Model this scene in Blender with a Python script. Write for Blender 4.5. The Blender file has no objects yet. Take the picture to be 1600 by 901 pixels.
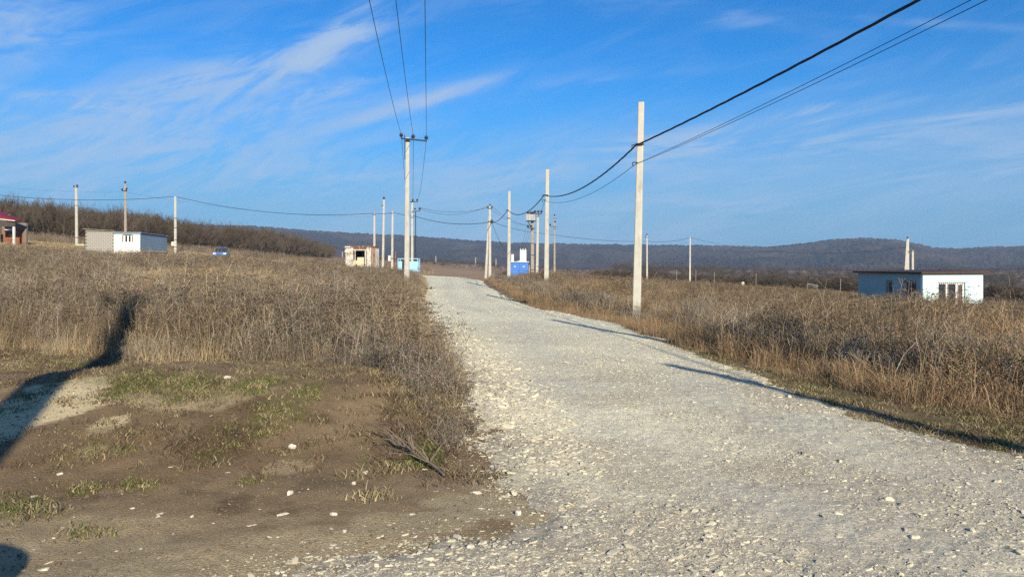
import bpy, math, random
import numpy as np
from mathutils import Vector, Matrix

random.seed(7)
RNG = np.random.default_rng(7)
D = bpy.data
SC = bpy.context.scene
COL = SC.collection
R = math.radians

# ------------------------------------------------------------ camera
EYE = 1.65            # eye height; ground at the camera is z = 0
F = 1200.0            # focal length in photo pixels (photo 1600 x 901)
HY = 415.0            # horizon row
cam_d = D.cameras.new('camera'); cam = D.objects.new('camera', cam_d); COL.objects.link(cam)
cam.location = (0, 0, EYE); cam.rotation_euler = (R(90), 0, 0)
cam_d.sensor_width = 36; cam_d.lens = 27.0; cam_d.shift_y = -(450.5 - HY) / 1600.0
cam_d.clip_start = 0.05; cam_d.clip_end = 20000
SC.camera = cam

def W(px, py, Y):
    return Vector(((px - 800) / F * Y, Y, EYE + (HY - py) / F * Y))

# ------------------------------------------------------------ light
SUN_EL = R(22.0)
SUN_AZ = math.atan2(0.33, -0.944)      # direction towards the sun, from +Y clockwise
world = D.worlds.new('World'); SC.world = world; world.use_nodes = True
wn = world.node_tree; wn.nodes.clear()
def N(t, ty, **kw):
    n = t.nodes.new(ty)
    for k, v in kw.items(): setattr(n, k, v)
    return n
def math_n(t, op, a, b=None, c=None, clamp=False):
    n = N(t, 'ShaderNodeMath', operation=op, use_clamp=clamp)
    for i, v in enumerate((a, b, c)):
        if v is None: continue
        if isinstance(v, (int, float)): n.inputs[i].default_value = v
        else: t.links.new(v, n.inputs[i])
    return n.outputs[0]
sky = N(wn, 'ShaderNodeTexSky', sky_type='NISHITA', sun_disc=False)
sky.sun_elevation = SUN_EL; sky.sun_rotation = SUN_AZ
sky.air_density = 1.0; sky.dust_density = 0.25; sky.ozone_density = 3.0; sky.altitude = 300
SKY_GAIN = (0.17, 0.80, 1.24)          # the phone's rendering of the sky's blue
hs = N(wn, 'ShaderNodeHueSaturation'); hs.inputs['Saturation'].default_value = 1.15
wn.links.new(sky.outputs[0], hs.inputs['Color'])
gain = N(wn, 'ShaderNodeMix', data_type='RGBA', blend_type='MULTIPLY'); gain.inputs[0].default_value = 1
wn.links.new(hs.outputs[0], gain.inputs[6]); gain.inputs[7].default_value = (*SKY_GAIN, 1)
# dusty band low over the horizon, the same all round
_tc0 = N(wn, 'ShaderNodeTexCoord'); _s0 = N(wn, 'ShaderNodeSeparateXYZ'); wn.links.new(_tc0.outputs['Generated'], _s0.inputs[0])
_mr = N(wn, 'ShaderNodeMapRange', interpolation_type='SMOOTHSTEP'); wn.links.new(_s0.outputs[2], _mr.inputs[0])
_mr.inputs[1].default_value = .26; _mr.inputs[2].default_value = -.02; _mr.inputs[3].default_value = 0; _mr.inputs[4].default_value = .92
gain2 = N(wn, 'ShaderNodeMix', data_type='RGBA'); wn.links.new(_mr.outputs[0], gain2.inputs[0]); wn.links.new(gain.outputs[2], gain2.inputs[6]); gain2.inputs[7].default_value = (1.35, 2.75, 4.6, 1)
# cirrus: wisps in azimuth / elevation of the view direction (radians)
tc = N(wn, 'ShaderNodeTexCoord'); sx = N(wn, 'ShaderNodeSeparateXYZ'); wn.links.new(tc.outputs['Generated'], sx.inputs[0])
AZ = math_n(wn, 'ARCTAN2', sx.outputs[0], sx.outputs[1]); EL = math_n(wn, 'ARCSINE', sx.outputs[2])
def cirrus(scale, rot, stretch, detail, rough, seed, lo, hi, dist=0.6):
    cb = N(wn, 'ShaderNodeCombineXYZ'); c, s = math.cos(rot), math.sin(rot)
    u = math_n(wn, 'ADD', math_n(wn, 'MULTIPLY', AZ, c / stretch), math_n(wn, 'MULTIPLY', EL, s / stretch))
    v = math_n(wn, 'SUBTRACT', math_n(wn, 'MULTIPLY', EL, c), math_n(wn, 'MULTIPLY', AZ, s))
    wn.links.new(u, cb.inputs[0]); wn.links.new(v, cb.inputs[1]); cb.inputs[2].default_value = seed
    nz = N(wn, 'ShaderNodeTexNoise'); wn.links.new(cb.outputs[0], nz.inputs['Vector'])
    nz.inputs['Scale'].default_value = scale; nz.inputs['Detail'].default_value = detail
    nz.inputs['Roughness'].default_value = rough; nz.inputs['Distortion'].default_value = dist
    mr = N(wn, 'ShaderNodeMapRange', interpolation_type='SMOOTHSTEP')
    wn.links.new(nz.outputs[0], mr.inputs[0]); mr.inputs[1].default_value = lo; mr.inputs[2].default_value = hi
    return mr.outputs[0]
def blob(px, py, lx, ly, rot):
    """soft elongated patch of cloud round one direction"""
    a0 = math.atan((px - 800) / F); e0 = math.atan((HY - py) / F * math.cos(a0))
    c, s = math.cos(R(rot)), math.sin(R(rot)); lx /= F; ly /= F
    da = math_n(wn, 'SUBTRACT', AZ, a0); de = math_n(wn, 'SUBTRACT', EL, e0)
    u = math_n(wn, 'ADD', math_n(wn, 'MULTIPLY', da, c / lx), math_n(wn, 'MULTIPLY', de, s / lx))
    v = math_n(wn, 'SUBTRACT', math_n(wn, 'MULTIPLY', de, c / ly), math_n(wn, 'MULTIPLY', da, s / ly))
    q = math_n(wn, 'ADD', math_n(wn, 'MULTIPLY', u, u), math_n(wn, 'MULTIPLY', v, v))
    return math_n(wn, 'POWER', 2.718, math_n(wn, 'MULTIPLY', q, -1.0))
fine = cirrus(24, R(16), 4.5, 10, 0.60, 1.3, 0.42, 0.68, 1.2)
fine2 = cirrus(46, R(30), 3.6, 9, 0.62, 6.1, 0.40, 0.70, 1.0)
broad = cirrus(6, R(10), 3.4, 6, 0.55, 4.4, 0.34, 0.70, 0.5)
BL = [(470, 95, 120, 18, 27, 1.9), (515, 60, 60, 14, 38, 1.6), (330, 130, 110, 22, 18, 1.7), (120, 160, 75, 8, -3, 1.7), (430, 165, 110, 9, 18, 1.5), (560, 40, 60, 12, 45, .5),
      (650, 160, 100, 9, 17, 1.7), (10, 30, 70, 45, 0, .6), (200, 215, 280, 60, 8, .65), (60, 200, 160, 30, 8, .4),
      (1340, 175, 85, 5, 6, 2.6), (1470, 175, 110, 9, -2, .7), (1150, 205, 150, 14, 10, 1.3), (1300, 215, 340, 36, 7, .8), (950, 245, 240, 26, 12, .75), (1500, 240, 300, 30, 5, .5),
      (1500, 290, 320, 26, 9, .9), (1000, 330, 300, 22, 5, .5), (400, 270, 380, 40, 6, .55), (1100, 20, 160, 14, -14, .35), (1500, 40, 160, 6, -12, .3), (980, 120, 160, 12, 4, .3)]
fac = None
for (bx, by, lx, ly, rot, k) in BL:
    b = math_n(wn, 'MULTIPLY', blob(bx, by, lx, ly, rot), k)
    fac = b if fac is None else math_n(wn, 'ADD', fac, b)
fineR = cirrus(26, R(7), 6.0, 10, 0.60, 9.7, 0.42, 0.70, 0.9)
right = N(wn, 'ShaderNodeMapRange', interpolation_type='SMOOTHSTEP'); wn.links.new(AZ, right.inputs[0]); right.inputs[1].default_value = 0.0; right.inputs[2].default_value = 0.12
detL = math_n(wn, 'ADD', math_n(wn, 'MULTIPLY', fine, 0.85), math_n(wn, 'MULTIPLY', fine2, 0.65)); detR = math_n(wn, 'MULTIPLY', fineR, 1.15)
det = math_n(wn, 'ADD', math_n(wn, 'MULTIPLY', detL, math_n(wn, 'SUBTRACT', 1.0, right.outputs[0])), math_n(wn, 'MULTIPLY', detR, right.outputs[0]))
wisp = math_n(wn, 'MULTIPLY', fac, math_n(wn, 'ADD', math_n(wn, 'MULTIPLY', det, 0.95), 0.08))
# thin veil that thickens towards the horizon all round
low = N(wn, 'ShaderNodeMapRange', interpolation_type='SMOOTHSTEP'); wn.links.new(EL, low.inputs[0])
low.inputs[1].default_value = 0.30; low.inputs[2].default_value = 0.02; low.inputs[3].default_value = 0; low.inputs[4].default_value = 1
veil = math_n(wn, 'MULTIPLY', low.outputs[0], math_n(wn, 'ADD', math_n(wn, 'MULTIPLY', broad, 0.45), 0.05))
over = N(wn, 'ShaderNodeMapRange', interpolation_type='SMOOTHSTEP'); wn.links.new(EL, over.inputs[0]); over.inputs[1].default_value = .28; over.inputs[2].default_value = .75; over.inputs[3].default_value = .16; over.inputs[4].default_value = .55
faint = math_n(wn, 'MULTIPLY', math_n(wn, 'MULTIPLY', math_n(wn, 'ADD', broad, .25), math_n(wn, 'ADD', fine, .15)), over.outputs[0])
cl = math_n(wn, 'ADD', math_n(wn, 'ADD', math_n(wn, 'MULTIPLY', wisp, 0.95), math_n(wn, 'MULTIPLY', veil, 0.85)), faint)
cl = math_n(wn, 'MULTIPLY', math_n(wn, 'SUBTRACT', 1.0, math_n(wn, 'POWER', 2.718, math_n(wn, 'MULTIPLY', cl, -1.35))), 0.95)
cm = N(wn, 'ShaderNodeMix', data_type='RGBA'); wn.links.new(cl, cm.inputs[0]); wn.links.new(gain2.outputs[2], cm.inputs[6])
cm.inputs[7].default_value = (3.5, 4.8, 6.8, 1)
bg = N(wn, 'ShaderNodeBackground'); bg.inputs['Strength'].default_value = 0.074
wo = N(wn, 'ShaderNodeOutputWorld'); wn.links.new(cm.outputs[2], bg.inputs[0]); wn.links.new(bg.outputs[0], wo.inputs[0])

sun_d = D.lights.new('sun', 'SUN'); sun = D.objects.new('sun', sun_d); COL.objects.link(sun)
sun_d.energy = 5.0; sun_d.angle = R(0.53); sun_d.color = (1.0, 0.87, 0.67)
sdir = Vector((0.33 * math.cos(SUN_EL), -0.944 * math.cos(SUN_EL), math.sin(SUN_EL)))
sun.rotation_euler = sdir.to_track_quat('Z', 'Y').to_euler(); sun.location = (20, -40, 30)
SC.view_settings.view_transform = 'Standard'; SC.view_settings.look = 'None'
SC.view_settings.exposure = 0.66; SC.view_settings.gamma = 1
SC.cycles.use_denoising = False
try: SC.cycles.denoiser = 'OPENIMAGEDENOISE'
except Exception: pass
SC.cycles.denoising_input_passes = 'RGB_ALBEDO_NORMAL'
SC.cycles.max_bounces = 5; SC.cycles.diffuse_bounces = 3; SC.cycles.glossy_bounces = 2; SC.cycles.transparent_max_bounces = 6
SC.cycles.volume_bounces = 0; SC.cycles.transmission_bounces = 2
SC.cycles.sample_clamp_indirect = 4

# ------------------------------------------------------------ noise helpers
def _h(ix, iy, s):
    n = (ix.astype(np.int64) * 374761393 + iy.astype(np.int64) * 668265263 + s * 974711) & 0xffffffff
    n = ((n ^ (n >> 13)) * 1274126177) & 0xffffffff
    return ((n ^ (n >> 16)) & 0xffff) / 65535.0
def vnoise(x, y, s=0):
    x = np.asarray(x, float); y = np.asarray(y, float)
    ix = np.floor(x); iy = np.floor(y); fx = x - ix; fy = y - iy
    fx = fx * fx * (3 - 2 * fx); fy = fy * fy * (3 - 2 * fy)
    a = _h(ix, iy, s); b = _h(ix + 1, iy, s); c = _h(ix, iy + 1, s); d = _h(ix + 1, iy + 1, s)
    return (a + (b - a) * fx) * (1 - fy) + (c + (d - c) * fx) * fy
def fbm(x, y, s=0, o=4):
    t = 0; a = .5; n = 0
    for i in range(o):
        t = t + a * vnoise(x * 2 ** i + 17 * i, y * 2 ** i - 31 * i, s + i); n += a; a *= .5
    return t / n
def sstep(a, b, x):
    t = np.clip((np.asarray(x, float) - a) / (b - a), 0, 1); return t * t * (3 - 2 * t)

# ------------------------------------------------------------ terrain
CP = [(0, 0, 0), (-6, 4, 0), (6, 4, 0), (-10, 0, .05), (10, 0, 0), (0, -15, 0), (15, -15, -.2), (-15, -15, .2), (0, -60, -.3), (-60, -40, 1.5), (60, -40, -3),
      (2.3, 7, 0), (1.5, 13, 0), (.5, 24, 0), (-2, 40, .02), (-4, 60, .15), (-6.4, 76, .33), (-9, 100, -.4), (-15, 150, -.7), (-30, 300, 1.2), (-40, 500, 3.6),
      (-5.5, 12, .08), (-9, 8, .1), (-14, 20, .45), (-20, 30, 1.0), (-6.2, 45, .35), (-24, 43, 1.35), (-54, 95, 3.9), (-42, 96, 2.95), (-42.6, 87, 2.72), (-38, 78, 2.15), (-47, 84, 3.1), (-34, 70, 1.7), (-33, 100, 2.1), (-14.6, 75, 1.0),
      (-15.8, 94, .8), (-53, 80, 3.5), (-30, 60, 1.7), (-80, 60, 4.5), (-40, 20, 1.5), (-9, 30, .25),
      (0, 67, .25), (-2.5, 83, .25), (1, 82, .2), (2.5, 88, .2), (6.6, 120, .3), (22, 127, -1.1), (29, 125, -1.4), (35, 68, -2.1), (40, 68, -2.3),
      (4.6, 7, 0), (7, 9, -.03), (10, 15, -.2), (14, 25, -.55), (20, 30, -.85), (25, 50, -1.75), (20, 60, -1.35), (8, 45, -.15), (40, 40, -2.3), (60, 70, -3.6), (40, 120, -2.0), (18, 100, -.9),
      (-110, 165, 6.6), (-70, 160, 5.2), (-85, 210, 5.0), (-70, 250, 4.0), (-45, 200, 2.2), (-180, 150, 9), (-220, 350, 14), (-120, 400, 8),
      (40, 200, -4.5), (90, 200, -7), (135, 200, -8.5), (60, 320, -7), (200, 500, -9), (60, 600, -2), (-120, 700, 4), (300, 300, -12), (-500, 500, 14), (500, 0, -12), (-500, 0, 12), (0, -500, 0), (0, 900, 1), (500, 900, -7)]
cpx = np.array(CP, float)
def _phi(r2): return np.where(r2 > 1e-9, .5 * r2 * np.log(np.maximum(r2, 1e-9)), 0)
n = len(cpx); SCL = 100.0
P = cpx[:, :2] / SCL
K = _phi(((P[:, None] - P[None]) ** 2).sum(-1)) + np.eye(n) * 2e-5
A = np.zeros((n + 3, n + 3)); A[:n, :n] = K; A[:n, n] = 1; A[:n, n + 1:] = P; A[n, :n] = 1; A[n + 1:, :n] = P.T
sol = np.linalg.solve(A, np.concatenate([cpx[:, 2], [0, 0, 0]]))
def tps(x, y):
    x = np.asarray(x, float) / SCL; y = np.asarray(y, float) / SCL
    z = sol[n] + sol[n + 1] * x + sol[n + 2] * y
    for i in range(n):
        z = z + sol[i] * _phi((x - P[i, 0]) ** 2 + (y - P[i, 1]) ** 2)
    return z
def fpx(px, py):      # pixel on flat ground -> ground point
    Y = EYE * F / (py - HY); return ((px - 800) / F * Y, Y)
ROAD = [(-6, -9), (-5.5, -2), (-3.2, 3.2)] + [fpx(*p) for p in [(480, 905), (560, 880), (680, 842), (770, 828), (835, 800), (815, 768), (785, 752), (765, 720), (742, 660), (722, 600), (698, 545), (668, 512), (650, 494), (656, 478), (664, 464)]] + \
       [(-5.4, 49.5), (-6.9, 62), (-8.7, 76.5), (-13, 92), (-6.5, 90), (-3.4, 76.5), (-2.4, 66), (-.9, 46), (0.1, 37.4)] + \
       [fpx(*p) for p in [(835, 477), (900, 489), (965, 502), (1030, 527), (1110, 558), (1200, 592), (1330, 645), (1470, 680), (1610, 712)]] + [(6.0, 4.5), (8.5, 1), (9, -9)]
LWEED = [(-60, -2), (-16, 9.5)] + [fpx(*p) for p in [(0, 566), (160, 570), (200, 582), (400, 578), (520, 596), (600, 612), (655, 655), (700, 708), (735, 704), (728, 655), (708, 606), (684, 552), (660, 516), (646, 495), (652, 478), (660, 464)]] + \
        [(-5.6, 49.5), (-7.2, 62), (-9.2, 76), (-11, 90), (-15, 76), (-20, 70), (-28, 70), (-36, 68), (-46, 70), (-60, 70), (-110, 55)]
RWEED = [(-3.0, 76), (-1.8, 66), (-.4, 47), (.6, 37)] + [fpx(*p) for p in [(840, 479), (905, 491), (968, 504), (1005, 520), (1040, 533), (1130, 556), (1220, 582), (1330, 612), (1470, 640), (1600, 662), (1750, 690)]] + \
        [(9.5, 4), (60, -3), (95, 60), (70, 112), (40, 118), (22, 112), (8, 108), (-1, 100)]
def ragged(x, y): return (fbm(x * 1.3, y * 1.3, 41) - .5) * .7 + (fbm(x * 7, y * 7, 42, 2) - .5) * .35
def sdist(x, y, poly):
    """signed distance to polygon, positive inside"""
    x = np.asarray(x, float); y = np.asarray(y, float)
    d2 = np.full(x.shape, 1e18); ins = np.zeros(x.shape, bool); m = len(poly)
    for i in range(m):
        ax, ay = poly[i]; bx, by = poly[(i + 1) % m]
        ex, ey = bx - ax, by - ay; L = ex * ex + ey * ey + 1e-12
        t = np.clip(((x - ax) * ex + (y - ay) * ey) / L, 0, 1)
        d2 = np.minimum(d2, (x - ax - t * ex) ** 2 + (y - ay - t * ey) ** 2)
        c = ((ay > y) != (by > y)) & (x < (bx - ax) * (y - ay) / (by - ay + 1e-15) + ax)
        ins ^= c
    return np.where(ins, 1, -1) * np.sqrt(d2)
REDGE = [(-3.4, 76.5), (-2.4, 66), (-.9, 46), (0.1, 37.4)] + [fpx(*p) for p in [(835, 477), (900, 489), (965, 502), (1030, 527), (1110, 558), (1200, 592), (1330, 645), (1470, 680), (1610, 712)]] + [(6.0, 4.5), (8.5, 1)]
def lanes(x, y):
    """how far a point lies in one of the two compacted wheel lanes (0..1)"""
    d2 = np.full(np.shape(x), 1e18)
    for (ax, ay), (bx, by) in zip(REDGE[:-1], REDGE[1:]):
        ex, ey = bx - ax, by - ay; t = np.clip(((x - ax) * ex + (y - ay) * ey) / (ex * ex + ey * ey), 0, 1); d2 = np.minimum(d2, (x - ax - t * ex) ** 2 + (y - ay - t * ey) ** 2)
    d = np.sqrt(d2) + (fbm(x * .8, y * .5, 87) - .5) * .6
    return np.exp(-((d - 1.35) / .42) ** 2) + np.exp(-((d - 3.0) / .45) ** 2)
def H(x, y):
    """terrain height without fine relief"""
    x = np.asarray(x, float); y = np.asarray(y, float)
    z = tps(x, y)
    r = np.hypot(x, y); far = sstep(600, 1100, r)
    z = z * (1 - far) + far * (-4 - 3 * np.tanh(x / 600))
    z = z + .43 * np.exp(-(((x + 3.6) / 2.9) ** 2 + ((y - 9.0) / 2.1) ** 2))      # mound of earth
    z = z + .10 * np.exp(-(((x + 1.5) / .9) ** 2 + ((y - 8.3) / 1.4) ** 2))
    return z
def relief(x, y, rd):
    """fine relief: clods and hollows off the road, small bumps on it"""
    off = 1 - sstep(-.4, .3, rd); near = 1 - sstep(30, 80, np.hypot(x, y))
    z = off * near * ((fbm(x * .8, y * .8, 3) - .5) * .10 + (fbm(x * 4, y * 4, 9) - .5) * .018 + (fbm(x * 16, y * 16, 21, 3) - .5) * .013)
    z = z + (1 - off) * near * ((fbm(x * .7, y * .7, 5) - .5) * .05 + (fbm(x * 6, y * 6, 11, 3) - .5) * .014 + (fbm(x * 20, y * 20, 13, 2) - .5) * .012)
    far = sstep(60, 200, np.hypot(x, y))
    return z + far * (fbm(x / 22, y / 22, 31) - .5) * .8
def gz(x, y):
    x = np.asarray(x, float); y = np.asarray(y, float)
    rd = sdist(x, y, ROAD) + ragged(x, y)
    return H(x, y) + relief(x, y, rd)
def gz1(x, y): return float(gz(np.array([x]), np.array([y]))[0])

# ------------------------------------------------------------ mesh helpers
class MB:
    def __init__(s): s.v = []; s.f = []; s.mi = []
    def add(s, vs, fs, m=0):
        o = len(s.v); s.v += [tuple(v) for v in vs]; s.f += [tuple(i + o for i in f) for f in fs]; s.mi += [m] * len(fs)
    def box(s, x0, x1, y0, y1, z0, z1, M=None, m=0):
        vs = [Vector((x, y, z)) for x in (x0, x1) for y in (y0, y1) for z in (z0, z1)]
        if M is not None: vs = [M @ v for v in vs]
        s.add(vs, [(0, 1, 3, 2), (4, 6, 7, 5), (0, 4, 5, 1), (2, 3, 7, 6), (0, 2, 6, 4), (1, 5, 7, 3)], m)
    def bar(s, a, b, w, d, w2=None, d2=None, ch=.25, rot=0, up=None):
        """tapered bar with chamfered corners from a to b (w along local x, d along local y)"""
        a = Vector(a); b = Vector(b); ax = (b - a).normalized()
        ref = Vector((math.cos(rot), math.sin(rot), 0)) if abs(ax.z) > .5 else (up or Vector((0, 0, 1)))
        X = (ref - ax * ref.dot(ax)).normalized(); Yv = ax.cross(X)
        w2 = w if w2 is None else w2; d2 = d if d2 is None else d2
        vs = []
        for p, ww, dd in ((a, w, d), (b, w2, d2)):
            c = min(ww, dd) * ch / 2; hx, hy = ww / 2, dd / 2
            pts = [(hx, -hy + c), (hx, hy - c), (hx - c, hy), (-hx + c, hy), (-hx, hy - c), (-hx, -hy + c), (-hx + c, -hy), (hx - c, -hy)]
            vs += [p + X * x + Yv * y for x, y in pts]
        fs = [(i, (i + 1) % 8, (i + 1) % 8 + 8, i + 8) for i in range(8)] + [tuple(reversed(range(8))), tuple(range(8, 16))]
        s.add(vs, fs)
    def tube(s, pts, r, k=6, caps=True):
        pts = [Vector(p) for p in pts]; rs = r if hasattr(r, '__len__') else [r] * len(pts)
        vs = []; X = None
        for i, p in enumerate(pts):
            t = (pts[min(i + 1, len(pts) - 1)] - pts[max(i - 1, 0)]).normalized()
            if X is None:
                X = t.orthogonal().normalized()
            X = (X - t * X.dot(t)).normalized(); Yv = t.cross(X)
            vs += [p + (X * math.cos(2 * math.pi * j / k) + Yv * math.sin(2 * math.pi * j / k)) * rs[i] for j in range(k)]
        fs = []
        for i in range(len(pts) - 1):
            for j in range(k):
                fs.append((i * k + j, i * k + (j + 1) % k, (i + 1) * k + (j + 1) % k, (i + 1) * k + j))
        if caps: fs += [tuple(reversed(range(k))), tuple(range((len(pts) - 1) * k, len(pts) * k))]
        s.add(vs, fs)
    def mesh(s, name, mats):
        me = D.meshes.new(name); me.from_pydata(s.v, [], s.f)
        for m in (mats if isinstance(mats, (list, tuple)) else [mats]): me.materials.append(m)
        if any(s.mi): me.polygons.foreach_set('material_index', s.mi)
        me.update(); return me
    def build(s, name, mats, parent=None, smooth=False):
        me = s.mesh(name, mats)
        if smooth: me.polygons.foreach_set('use_smooth', [True] * len(me.polygons))
        return link(name, me, parent)
def link(name, me, parent=None):
    o = D.objects.new(name, me); COL.objects.link(o)
    if parent is not None: o.parent = parent
    return o
def tag(o, label=None, cat=None, group=None, kind=None):
    if label: o['label'] = label
    if cat: o['category'] = cat
    if group: o['group'] = group
    if kind: o['kind'] = kind
    return o
def empty(name, loc, rz=0, **k):
    o = D.objects.new(name, None); COL.objects.link(o); o.location = loc; o.rotation_euler = (0, 0, rz); o.empty_display_size = .3
    return tag(o, **k)
def copy_tree(o, parent=None):
    c = o.copy(); COL.objects.link(c)
    if parent is not None: c.parent = parent
    for ch in list(o.children): copy_tree(ch, c)
    return c

# ------------------------------------------------------------ materials
def material(name, col, rough=.8, var=.15, scale=6, bump=0, bscale=30, metal=0, spots=None, spec=.3, coord='Object', sspec=None):
    m = D.materials.new(name); m.use_nodes = True; t = m.node_tree; b = t.nodes['Principled BSDF']
    b.inputs['Roughness'].default_value = rough; b.inputs['Metallic'].default_value = metal; b.inputs['Specular IOR Level'].default_value = spec
    c = N(t, 'ShaderNodeTexCoord'); nz = N(t, 'ShaderNodeTexNoise'); nz.inputs['Scale'].default_value = scale; nz.inputs['Detail'].default_value = 6
    t.links.new(c.outputs[coord], nz.inputs['Vector'])
    rp = N(t, 'ShaderNodeValToRGB'); e = rp.color_ramp.elements
    e[0].position = .3; e[1].position = .7
    e[0].color = (*[x * (1 - var) for x in col], 1); e[1].color = (*[min(1, x * (1 + var)) for x in col], 1)
    t.links.new(nz.outputs[0], rp.inputs[0]); out = rp.outputs[0]
    for sp in (spots or []):       # (colour, scale, lo, hi, stretch)
        sc_, ss, lo, hi, st = sp
        mp = N(t, 'ShaderNodeMapping'); t.links.new(c.outputs[coord], mp.inputs[0]); mp.inputs['Scale'].default_value = st
        n2 = N(t, 'ShaderNodeTexNoise'); n2.inputs['Scale'].default_value = ss; n2.inputs['Detail'].default_value = 8; n2.inputs['Roughness'].default_value = .65
        t.links.new(mp.outputs[0], n2.inputs['Vector'])
        mr = N(t, 'ShaderNodeMapRange'); t.links.new(n2.outputs[0], mr.inputs[0]); mr.inputs[1].default_value = lo; mr.inputs[2].default_value = hi
        mx = N(t, 'ShaderNodeMix', data_type='RGBA'); t.links.new(mr.outputs[0], mx.inputs[0]); t.links.new(out, mx.inputs[6]); mx.inputs[7].default_value = (*sc_, 1); out = mx.outputs[2]
    t.links.new(out, b.inputs['Base Color'])
    if bump:
        n3 = N(t, 'ShaderNodeTexNoise'); n3.inputs['Scale'].default_value = bscale; n3.inputs['Detail'].default_value = 8; t.links.new(c.outputs[coord], n3.inputs['Vector'])
        bp = N(t, 'ShaderNodeBump'); bp.inputs['Strength'].default_value = bump; bp.inputs['Distance'].default_value = .02
        t.links.new(n3.outputs[0], bp.inputs['Height']); t.links.new(bp.outputs[0], b.inputs['Normal'])
    return m
M = {}
M['concrete'] = material('pale_concrete', (.45, .445, .39), .85, .10, 3, .35, 40, spots=[((.33, .31, .26), 2.2, .52, .75, (3, 3, .6)), ((.24, .22, .19), 14, .66, .74, (1, 1, .5))])
M['concrete_old'] = material('weathered_concrete', (.32, .285, .23), .9, .15, 3, .35, 40, spots=[((.24, .20, .15), 3, .5, .72, (3, 3, .8))])
M['steel'] = material('dark_steel', (.035, .035, .045), .6, .2, 12, metal=.3)
M['galv'] = material('galvanised_steel', (.38, .40, .42), .5, .2, 9, metal=.6)
M['ceramic'] = material('dark_insulator', (.05, .035, .04), .25, .1, 8, spec=.6)
M['cable'] = material('black_cable', (.02, .02, .022), .6, .1, 8)
M['alu'] = material('dull_wire', (.06, .06, .065), .5, .1, 8, metal=.4)
M['white_paint'] = material('white_render', (.70, .71, .70), .8, .05, 5, .1, 20, spots=[((.36, .33, .28), 5, .60, .70, (1, 1, 1.2)), ((.52, .50, .46), 1.6, .55, .8, (1, 1, 2))])
M['white_metal'] = material('white_enamel', (.56, .57, .56), .45, .05, 5, spots=[((.45, .36, .28), 4, .62, .8, (1, 1, .5))])
M['tank_grey'] = material('grey_enamel', (.36, .37, .36), .5, .1, 5, spots=[((.22, .18, .14), 4, .55, .75, (1, 1, .5))])
M['rusty_white'] = material('rusted_white_paint', (.48, .47, .42), .7, .08, 8, .2, 20, spots=[((.22, .105, .06), 3.2, .52, .62, (1.6, 1.6, .45)), ((.10, .06, .05), 9, .60, .68, (1, 1, .7))])
M['rust'] = material('rust', (.17, .085, .05), .9, .3, 8, .3, 30, spots=[((.48, .44, .38), 4, .55, .66, (1, 1, .5))])
M['cream'] = material('cream_paint', (.62, .54, .36), .7, .1, 8, spots=[((.22, .11, .06), 5, .54, .66, (1, 1, 1))])
M['grey_block'] = material('grey_block', (.30, .29, .265), .95, .2, 5, .5, 30, spots=[((.15, .145, .135), 7, .52, .7, (1, 1, 1))])
M['mortar'] = material('mortar', (.17, .16, .145), .95, .2, 9, .3)
M['brick'] = material('red_brick', (.23, .085, .05), .9, .25, 7, .3, 40)
M['blue_siding'] = material('pale_blue_siding', (.22, .31, .39), .6, .07, 3, spots=[((.10, .12, .14), 6, .64, .69, (1, 1, .4))])
M['red_roof'] = material('crimson_metal_roof', (.17, .015, .028), .5, .12, 4)
M['fascia'] = material('off_white_fascia', (.72, .68, .60), .6, .06, 4)
M['dark_wood'] = material('dark_timber', (.06, .05, .045), .8, .25, 6)
M['grey_wood'] = material('grey_timber', (.22, .19, .16), .8, .25, 6)
M['kiosk_blue'] = material('bright_blue_paint', (.045, .155, .48), .45, .08, 3, spots=[((.02, .08, .28), 3, .58, .75, (1, 1, .5))])
M['pale_blue'] = material('faded_blue_sheet', (.28, .52, .72), .55, .1, 4, spots=[((.16, .24, .30), 4, .56, .72, (1, 1, .5))])
M['house_cyan'] = material('light_aqua_render', (.57, .80, .80), .8, .03, 2, .1, 25, spots=[((.42, .58, .56), 1.2, .6, .85, (1, 1, 2))])
M['house_teal'] = material('teal_render', (.34, .50, .47), .8, .05, 2, .1, 25)
M['brown_roof'] = material('brown_roof_sheet', (.055, .030, .026), .7, .2, 4)
M['frame_white'] = material('white_plastic_frame', (.78, .78, .76), .4, .03, 5)
M['frame_brown'] = material('dark_brown_panel', (.085, .06, .05), .6, .2, 5)
M['interior'] = material('dark_interior', (.025, .025, .028), .9, .2, 3)
M['car_blue'] = material('blue_car_paint', (.05, .22, .60), .25, .05, 3, spec=.6)
M['tyre'] = material('rubber', (.02, .02, .02), .9, .1, 8)
M['bark'] = material('grey_brown_bark', (.155, .125, .10), .9, .3, 6)
M['stump'] = material('grey_rubble', (.36, .33, .28), .9, .2, 9, .4, 30)
def glass():
    m = D.materials.new('window_glass'); m.use_nodes = True; b = m.node_tree.nodes['Principled BSDF']
    b.inputs['Base Color'].default_value = (.03, .035, .045, 1); b.inputs['Roughness'].default_value = .08; b.inputs['Specular IOR Level'].default_value = .6
    return m
M['glass'] = glass()
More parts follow.
